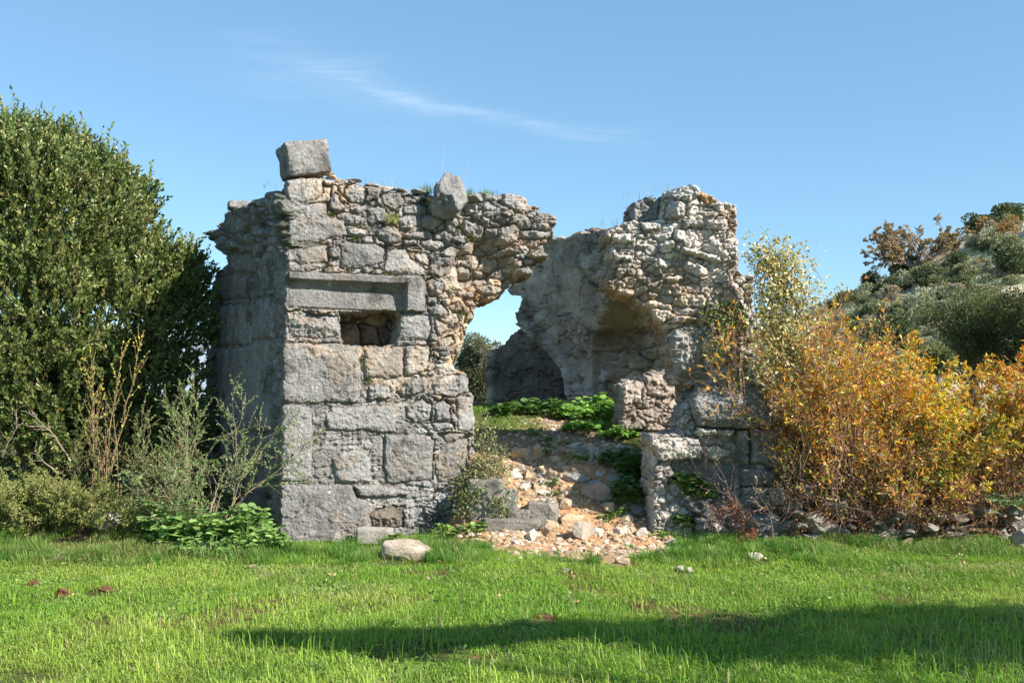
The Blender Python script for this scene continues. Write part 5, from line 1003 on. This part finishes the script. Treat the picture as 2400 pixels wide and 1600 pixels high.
lf_ = Acc(); x, y = scatter(2600, -7, 7.5, 8.2, 12.6, lambda x, y: inview(x, y) * np.clip(.10 + ss(11, 12.2, y) * .45 * ss(1.5, 3, x) + dirtw(x, y) * .3, 0, 1)); n_ = len(x)
leaves(lf_, np.stack([x, y, gz(x, y) + rg.uniform(.02, .06, n_)], 1), rg.normal(size=(n_, 3)) * [1, 1, .25], rg.uniform(.025, .06, n_), rg.uniform(.015, .03, n_), pick(rg, n_, [(.55, .40, .20), (.62, .50, .32), (.45, .26, .10)]), rg); tag(lf_.build('fallen_leaves', M_LEAF), kind='stuff')

lw_ = Acc(); x, y = scatter(26000, -7, 7, 4.9, 12.0, lambda x, y: inview(x, y) * ss(.1, .4, fbm(np.stack([x, y, 0 * x], 1), 1.9, 3, 555)) * bare(x, y)); n_ = len(x); a_w = rg.uniform(0, 6.283, n_)
leaves(lw_, np.stack([x, y, gz(x, y) + rg.uniform(.02, .06, n_)], 1), np.stack([np.cos(a_w), np.sin(a_w), rg.uniform(-.1, .5, n_)], 1), rg.uniform(.018, .04, n_), rg.uniform(.014, .024, n_), pick(rg, n_, [(.13, .25, .05), (.18, .29, .07), (.10, .20, .05)]), rg, .1); tag(lw_.build('lawn_weeds', M_LEAF), kind='stuff')
# ------------------------------------------------------------------ autumn bushes on the right
AUT = [(.80, .52, .035), (.74, .31, .035), (.40, .43, .06), (.74, .58, .20), (.42, .16, .06), (.24, .30, .05)]
def aut(label, u, y, H, stems, spread, seed, w, dens=2.4, lean=(0, 0, 0), lgrad=([0, .35, .55, 1], [.03, .14, .85, 1.15]), leaf=(.062, .020), kids=6.5, depth=3, bark=(.30, .18, .13), cols=AUT, wig=.17, r=.016, up=.05):
    top = [c for c, k in zip(cols, w) for _ in range(int(round(k * 2)))]
    return shrub('autumn_bush', label, 'shrub', on(u, y), stems, H, spread, leaf, [(.36, .20, .10), (.42, .27, .12), (.28, .15, .09), (.34, .30, .10)], None, seed, kids, depth, r, bark, dens, 0, lean, 'autumn bushes right of the ruin', up, wig, None, .3, .52, ((.34, .55), top), lgrad=lgrad, piece=.10, tmin=.0019)
aut('tallest twiggy autumn bush beside the pier, bare brown shoots at the top', 1900, 12.35, 3.0, 12, .36, 801, [1, 2.2, 1.2, 1.2, 2.5, 1.6], .85, lgrad=([0, .3, .45, .7, 1], [.05, .2, .8, .9, .6]), up=.09, lean=(.10, 0, 0), kids=8)
aut('russet upright bush between the tallest twiggy one and the golden one', 1985, 12.5, 2.3, 11, .4, 852, [1.5, 3, 1.2, 1, 2.5, 1.2], 1.1, lgrad=([0, .3, .5, 1], [.1, .3, .9, .9]), up=.07)
aut('golden autumn bush in front of the hillside, second from the pier', 2010, 12.9, 1.75, 18, .85, 802, [4, 2, 2, 2, .5, 1], 2.0)
aut('yellow-green autumn bush in the middle of the row', 2120, 12.8, 1.8, 17, .8, 803, [4, 1.5, 4, 1.5, .5, 1.5], 2.0)
aut('orange-gold autumn bush right of the middle of the row', 2240, 13.0, 1.75, 18, .8, 804, [4, 3, 1.5, 1.5, 1, .5], 2.0)
aut('brownish autumn bush at the right edge of the photo', 2370, 12.9, 1.7, 17, .8, 805, [2, 3, 1, 1, 3, .5], 1.7)
aut('autumn bush mostly beyond the right photo edge', 2500, 13.1, 1.8, 14, .75, 806, [3, 3, 1, 1, 2, .5], 1.3)
aut('russet leggy bush against the pier foot', 1960, 12.4, 1.4, 18, .45, 807, [1, 3, 1, 2, 3, 1], .9, lgrad=([0, .3, .6, 1], [.1, .4, 1, .9]))
aut('bare tangled bush with few leaves below the golden one', 1975, 12.45, 1.15, 22, .8, 808, [1, 2, 1, 1, 3, 1], .5, lgrad=([0, 1], [.3, .6]))
aut('bare brown thicket below the yellow-green bush', 2090, 12.45, 1.1, 24, .85, 809, [1, 2, 2, 1, 3, 1], .55, lgrad=([0, 1], [.4, .8]))
aut('leafy yellow-green low bush sprawling over the tumbled wall', 2170, 12.4, 1.15, 14, .8, 810, [3, 1, 4, 3, .3, 2], 1.2, lgrad=([0, 1], [.5, 1]))
aut('bare brown thicket at the right below the brownish bush', 2310, 12.5, 1.15, 24, .85, 811, [1, 2, 1, 1, 3, .5], .5, lgrad=([0, 1], [.4, .8]))
shrub('bare_shrub', 'leafless reddish shrub reaching over the pier blocks', 'shrub', on(1800, 11.95), 4, 1.25, .55, (.03, .012), AUT, seed=820, kids=6, depth=2, r=.007, bark=(.30, .21, .17), dens=.2, lean=(-.22, 0, 0), wig=.2, foot=.03)
creeper('flowering_climber', 'pale cream flowering climber over the bush beside the pier', [(1795, 610, 12.2), (1790, 600, 12.2), (1810, 640, 12.2), (1800, 690, 12.2), (1830, 660, 12.2), (1840, 710, 12.2), (1810, 730, 12.2), (1790, 770, 12.2), (1820, 790, 12.2), (1850, 760, 12.2), (1800, 830, 12.2), (1860, 620, 12.2), (1880, 690, 12.2), (1845, 800, 12.2), (1860, 900, 12.2), (1830, 880, 12.2), (1870, 840, 12.2)], 12.2, 48, 4600, (.044, .030), [(.74, .69, .46), (.50, .45, .20), (.22, .26, .07), (.60, .42, .12)], [3.5, 2, 1.8, 1.5], 830, .6)
creeper('dead_creeper', 'rust-brown dead stems and leaves tangled over the tumbled wall', [(1840 + 36 * i, 1165 + 22 * ((i * 7) % 4), 12.02) for i in range(15)], 12.0, 34, 2600, (.036, .016), [(.34, .15, .08), (.28, .13, .07), (.42, .26, .13), (.24, .16, .08)], None, 840, .35, 'creeper', bark=(.26, .16, .12))
creeper('bramble', 'green trailing bramble among the bushes above the tumbled wall', [(1960, 1165, 12.1), (2080, 1150, 12.1), (2190, 1120, 12.1), (2180, 1060, 12.2), (2150, 990, 12.3), (1880, 1060, 12.2), (2320, 1010, 12.3)], 12.1, 34, 900, (.045, .026), [(.30, .36, .09), (.22, .30, .07), (.40, .42, .12)], None, 841, .4, 'plant')
# ------------------------------------------------------------------ the hillside
def hz_ridge(x): return np.interp(x, [14, 20, 26, 30, 34, 40, 46, 52, 60, 90], [3, 7.5, 9.8, 11.2, 12.8, 16.2, 18.4, 19.8, 22, 30])
YR = 86.0
def hill_z(x, y):
    x = np.asarray(x, float); y = np.asarray(y, float); t = np.clip((y - 34) / (YR - 34), 0, 1.6); xr = x * YR / np.maximum(y, 20)
    r = hz_ridge(xr); z = np.where(t <= 1, r * (t ** 1.15), r * (1 - .25 * (t - 1)))
    p = np.stack([x.ravel(), y.ravel(), 0 * x.ravel()], 1); z = z + ((.7 * fbm(p, .12, 4, 51) + .25 * fbm(p, .6, 3, 53, .5, True)).reshape(x.shape)) * np.clip(t * 2, 0, 1)
    return z - 1.2 * (1 - np.clip(t * 3, 0, 1)) - 3 * ss(20, 12, xr)
hx_, hy_ = np.meshgrid(np.arange(4, 110, .5), np.arange(32, 125, .5)); hz_ = hill_z(hx_, hy_); hp = np.stack([hx_.ravel(), hy_.ravel(), hz_.ravel()], 1)
hc = mix(np.tile([.42, .34, .22], (len(hp), 1)), np.tile([.27, .27, .14], (len(hp), 1)), ss(-.3, .3, fbm(hp, .3, 4, 55))); hc = mix(hc, np.tile([.50, .45, .38], (len(hp), 1)), ss(.14, .3, fbm(hp, 1.1, 4, 57))); 
nyh, nxh = hx_.shape; ih = np.arange(nyh * nxh).reshape(nyh, nxh)
tag(link('hill', mesh('hill', hp, [np.stack([ih[:-1, :-1], ih[:-1, 1:], ih[1:, 1:], ih[1:, :-1]], -1).reshape(-1, 4)], hc, True), M_HILL), kind='structure')
# far mountain seen through the gap left of the ruin
mx_, my_ = np.meshgrid(np.linspace(-2600, 600, 120), np.linspace(3000, 4300, 30)); mp_ = np.stack([mx_.ravel(), my_.ravel(), 0 * mx_.ravel()], 1)
mz = 230 * np.sin(np.clip((my_ - 3000) / 1300, 0, 1) * 3.1416).ravel() * (1 + .35 * fbm(mp_, .002, 4, 3)) * np.interp(mx_.ravel(), [-2600, -1400, -700, 0, 600], [1, 1.05, .75, .25, 0]); mp_[:, 2] = mz
im = np.arange(mp_.shape[0]).reshape(mx_.shape); tag(link('mountain', mesh('mountain', mp_, [np.stack([im[:-1, :-1], im[:-1, 1:], im[1:, 1:], im[1:, :-1]], -1).reshape(-1, 4)], np.tile([.26, .30, .34], (len(mp_), 1)), True), M_HILL), kind='structure')  # blue-grey mesh colour carries the distance haze
# scrub on the hill: a few bush meshes, copied
rh = np.random.default_rng(64)
def bushmesh(seed, cols, n=2600, leaf=.13, flat=.85):
    rng = np.random.default_rng(seed); lob = np.concatenate([rng.normal(0, .5, (9, 2)), rng.uniform(.05, .8, (9, 1)) ** 1.3], 1); lr = rng.uniform(.16, .5, 9)
    k = rng.integers(0, 9, n); d = nrm(rng.normal(size=(n, 3))); pos = lob[k] + d * lr[k][:, None] * rng.uniform(.7, 1.05, (n, 1)) * np.array([1, 1, flat]); keep = (pos[:, 2] > -.05) & (fbm(pos + seed, 2.2, 3, seed) > -.35); pos = pos[keep]; d = d[keep]
    ac = Acc(); leaves(ac, pos, d + rng.normal(0, .6, d.shape) + [0, 0, .4], leaf * rng.uniform(.6, 1.2, len(pos)), leaf * .6, pick(rng, len(pos), cols, None, .25), rng)
    V = np.concatenate(ac.V); me = mesh('scrub_bush', V, [np.concatenate(f) for f in ac.F.values()], np.concatenate(ac.C)); me.materials.append(M_LEAF); return me
DK = [(.11, .135, .07), (.14, .165, .08), (.09, .115, .06)]; OL = [(.24, .255, .14), (.29, .295, .17), (.20, .215, .12)]; DR = [(.40, .33, .26), (.36, .31, .25), (.45, .38, .29)]; GR = [(.34, .35, .25), (.39, .39, .29)]; RU = [(.42, .27, .12), (.36, .22, .11)]  # leaf colours paled and greyed, with distance haze painted in
protos = [bushmesh(s, c, n) for s, c, n in [(1, DK, 2600), (2, DK, 2600), (3, OL, 2600), (4, OL, 2600), (5, DR, 1500), (6, GR, 2200), (7, RU, 1700)]]
kindl = ['dark green bush', 'dark green bush', 'olive-green bush', 'olive-green bush', 'dry leafless brown bush', 'grey-green bush', 'rusty brown bush']
def hill_at(u, v):
    r = ray(u, v); k = np.arange(34, 118, .25); q = EYE + np.outer(k / r[1], r); b = np.where(q[:, 2] < hill_z(q[:, 0], q[:, 1]))[0]; return q[b[0]] if len(b) else None
def hbush(k, u, v, w, label, group=None):
    p = hill_at(u, v)
    if p is None:
        x = (u - 1200) / F * YR; p = np.array([x, YR, float(hill_z(np.array([x]), np.array([YR]))[0])])
    s = w * p[1] / F / 1.7; o = bpy.data.objects.new('scrub_bush', protos[k]); sc.collection.objects.link(o); o.location = p - np.array([0, 0, .1 * s]); o.rotation_euler = (0, 0, rh.uniform(0, 6.28)); o.scale = (s, s, s * rh.uniform(.8, 1.15)); return tag(o, label, 'bush', group)
named = [(0, 2300, 505, 70, 'dark bush on the skyline right of the bare brown tree, first of the ridge clump'), (1, 2345, 500, 90, 'largest dark bush of the ridge clump on the skyline'), (0, 2385, 490, 70, 'dark bush at the right end of the ridge clump'), (1, 2110, 640, 80, 'dark bush just below the bare brown tree, on its left'), (0, 2050, 660, 60, 'dark green bush on the skyline left of the brown tree'),
         (2, 2070, 690, 80, 'rounded olive bush below the skyline left of the brown tree'), (0, 1980, 715, 74, 'dark bush lowest on the left end of the ridge'), (2, 2025, 710, 50, 'small olive bush beside a pale rock on the ridge'), (0, 2090, 810, 120, 'dark bush above the golden autumn bush'), (3, 2350, 590, 90, 'light olive bush high on the right slope'), (1, 2390, 640, 110, 'very dark bush at the right edge of the slope'), (4, 2120, 700, 80, 'dry leafless bush below the brown tree'), (5, 2170, 720, 120, 'grey-green bush left of the big oak'), (6, 2310, 545, 90, 'rusty bush under the ridge clump'), (0, 2330, 560, 50, 'dark round bush below the ridge clump'), (3, 2200, 650, 90, 'olive bush right below the trunk of the brown tree')]
for k, u, v, w, lab in named: hbush(k, u, v, w, lab)
for i in range(140):
    u = rh.uniform(1940, 2420); top = np.interp(u, [1930, 2050, 2100, 2250, 2300, 2420], [725, 690, 660, 560, 530, 490]); v = top + 12 + (880 - top) * rh.random() ** 1.1; k = [0, 2, 3, 4, 4, 5, 5, 6, 3, 1][rh.integers(10)]
    hbush(k, u, v, rh.uniform(24, 78), kindl[k] + ' in the scrub covering the hillside', kindl[k] + 'es on the hillside')
for i, (u, v, w) in enumerate([(2015, 680, 26), (2340, 520, 36), (2320, 545, 24), (2395, 575, 40), (2340, 628, 26), (2130, 690, 20), (2365, 590, 22), (2040, 770, 40), (2020, 790, 30), (2300, 560, 26), (2385, 540, 40), (2360, 560, 30), (2375, 610, 44), (2330, 600, 24), (2010, 760, 36), (2060, 740, 28), (2150, 660, 20), (2250, 580, 22), (2350, 545, 34), (2030, 820, 40), (1990, 800, 40)]):
    p = hill_at(u, v)
    if p is None: x = (u - 1200) / F * YR; p = np.array([x, YR, float(hill_z(np.array([x]), np.array([YR]))[0])])
    V, Fc = rock((w * p[1] / F, 1.2, w * p[1] / F * .55), 850 + i, 3, 'rough', .1); o = link('hill_rock', mesh('hill_rock', V, [Fc], np.tile([.52, .5, .47], (len(V), 1))), M_OLDROCK, None, p); tag(o, 'pale limestone outcrop showing through the scrub on the hillside', 'rock', 'pale outcrops on the hillside')
# the bare brown tree on the ridge and the big oak in front of the slope
def bigtree(name, label, base, H, stems, spread, leaf, cols, seed, dens, r, bark, kids=7, piece=.5, depth=3, lgrad=None, up=.0, mat=None):
    return shrub(name, label, 'tree', base, stems, H, spread, leaf, cols, None, seed, kids, depth, r, bark, dens, 0, (0, 0, 0), None, up, .13, mat, .3, .58, lgrad=lgrad, piece=piece)
pb = hill_at(2150, 628); pb = pb if pb is not None else at(2150, 628, YR)
bigtree('bare_tree', 'half-bare brown tree standing out against the sky on the ridge', pb, hpx(112, pb[1]), 13, 2.6, (.20, .11), [(.38, .28, .19), (.43, .32, .19), (.31, .24, .17)], 861, 3.2, .13, (.24, .19, .16), 9, .34, lgrad=([0, .25, .5, 1], [.3, .8, 1, .8]))
OAKC = [(.15, .17, .07), (.20, .215, .095), (.11, .13, .055)]
def oak(label, u, v, y, w, h, seed, n, cols, leaf=.10):
    c = at(u, v, y); W = hpx(w, y) / 2; Hh = hpx(h, y) / 2; rng = np.random.default_rng(seed); base = np.array([c[0], c[1], 0.0]); root = empty('oak_tree', label, 'tree', None, base); ns = 44
    lob = c + nrm(rng.normal(size=(ns, 3))) * np.array([W, W, Hh]) * rng.uniform(.1, .78, (ns, 1)); lr = rng.uniform(.2, .36, ns) * min(W, Hh) * 1.1; k = rng.integers(0, ns, n); d = nrm(rng.normal(size=(n, 3)))
    pos = lob[k] + d * lr[k][:, None] * rng.uniform(.65, 1.05, (n, 1)); kp = fbm(pos, 1.1 / max(W, 1) * 3, 3, seed) > -.4; pos = pos[kp]; d = d[kp]; fa = Acc()
    tw = pick(rng, ns, cols, None, .2)[k[kp]] * rng.uniform(.75, 1.3, (len(pos), 1)); leaves(fa, pos, d + rng.normal(0, .6, d.shape) + [0, 0, .35], leaf * rng.uniform(.6, 1.2, len(pos)), leaf * .5, tw, rng); fa.build('crown', M_LEAF, root, org=base)
    sa = Acc(); t1 = c - [0, 0, Hh * .5]; sticks(sa, np.array([base] + [t1] * ns), np.array([t1] + list(lob)), np.array([.3] + [.12] * ns), np.array([.2] + [.03] * ns), np.array([.15, .12, .1])); sa.build('trunk', M_BARK, root, org=base); return root
oak('big dark oak standing before the hillside behind the autumn bushes', 2275, 775, 40, 250, 260, 871, 34000, OAKC)
oak('olive-toned oak at the right edge beside the big dark oak', 2395, 800, 38, 190, 270, 872, 22000, [(.10, .115, .045), (.14, .15, .06), (.07, .085, .035)])
oak('small dark oak low between the hillside and the big oak', 2190, 850, 37, 120, 120, 873, 9000, OAKC)
oak('broad olive tree filling the opening of the ruin', 1122, 862, 26, 180, 290, 874, 26000, [(.16, .17, .09), (.20, .21, .12), (.13, .14, .07)], .06)
# the tree outside the picture on the right whose shadow crosses the grass
rs = np.random.default_rng(90); sh = Acc(); base = np.array([9.5, 1.2, 0.0]); srt = empty('roadside_tree', 'tree beyond the right photo edge that throws the long shadow on the grass', 'tree', None, base); cl = []
for u, v, r in [(2400, 1485, 42), (2320, 1492, 42), (2240, 1490, 42), (2160, 1490, 40), (2080, 1490, 38), (2000, 1492, 36), (1920, 1494, 36), (1840, 1496, 34), (1760, 1498, 32), (1690, 1500, 32), (1620, 1505, 30), (1560, 1500, 26), (1490, 1494, 20), (1420, 1490, 16), (1350, 1482, 12), (1280, 1478, 9), (1200, 1490, 9), (1100, 1498, 9), (1000, 1500, 12), (900, 1504, 13), (830, 1510, 12), (770, 1508, 10), (710, 1505, 8), (660, 1502, 7), (600, 1500, 5), (2480, 1490, 50), (2560, 1500, 60)]:
    g = ground_at(u, min(v, 1590)); hh = 3.4 + 1.6 * rs.random(); q = g + SUN * (hh / SUN[2]); cl.append((q, (hpx(r, g[1]) * 1.25, r * .0036)))
Pn = []
for q, (rw, rv) in cl:
    n = int(380 + rw * 5200); d = rs.normal(size=(n, 3)) * .5; Pn.append(q + d * np.array([rw * 1.6, rv * 4.3, .12]))
Pn = np.concatenate(Pn); leaves(sh, Pn, rs.normal(size=Pn.shape), .13, .08, pick(rs, len(Pn), OAKC), rs); sh.build('crown', M_LEAF, srt, org=base)
sa = Acc(); t1 = np.array([9.5, 1.2, 3.2]); qs = np.array([c[0] for c in cl]); sticks(sa, np.concatenate([[base], np.repeat(t1[None], len(qs), 0)]), np.concatenate([[t1], qs]), np.array([.16] + [.03] * len(qs)), np.array([.12] + [.012] * len(qs)), np.array([.15, .12, .1])); sa.build('trunk', M_BARK, srt, org=base)
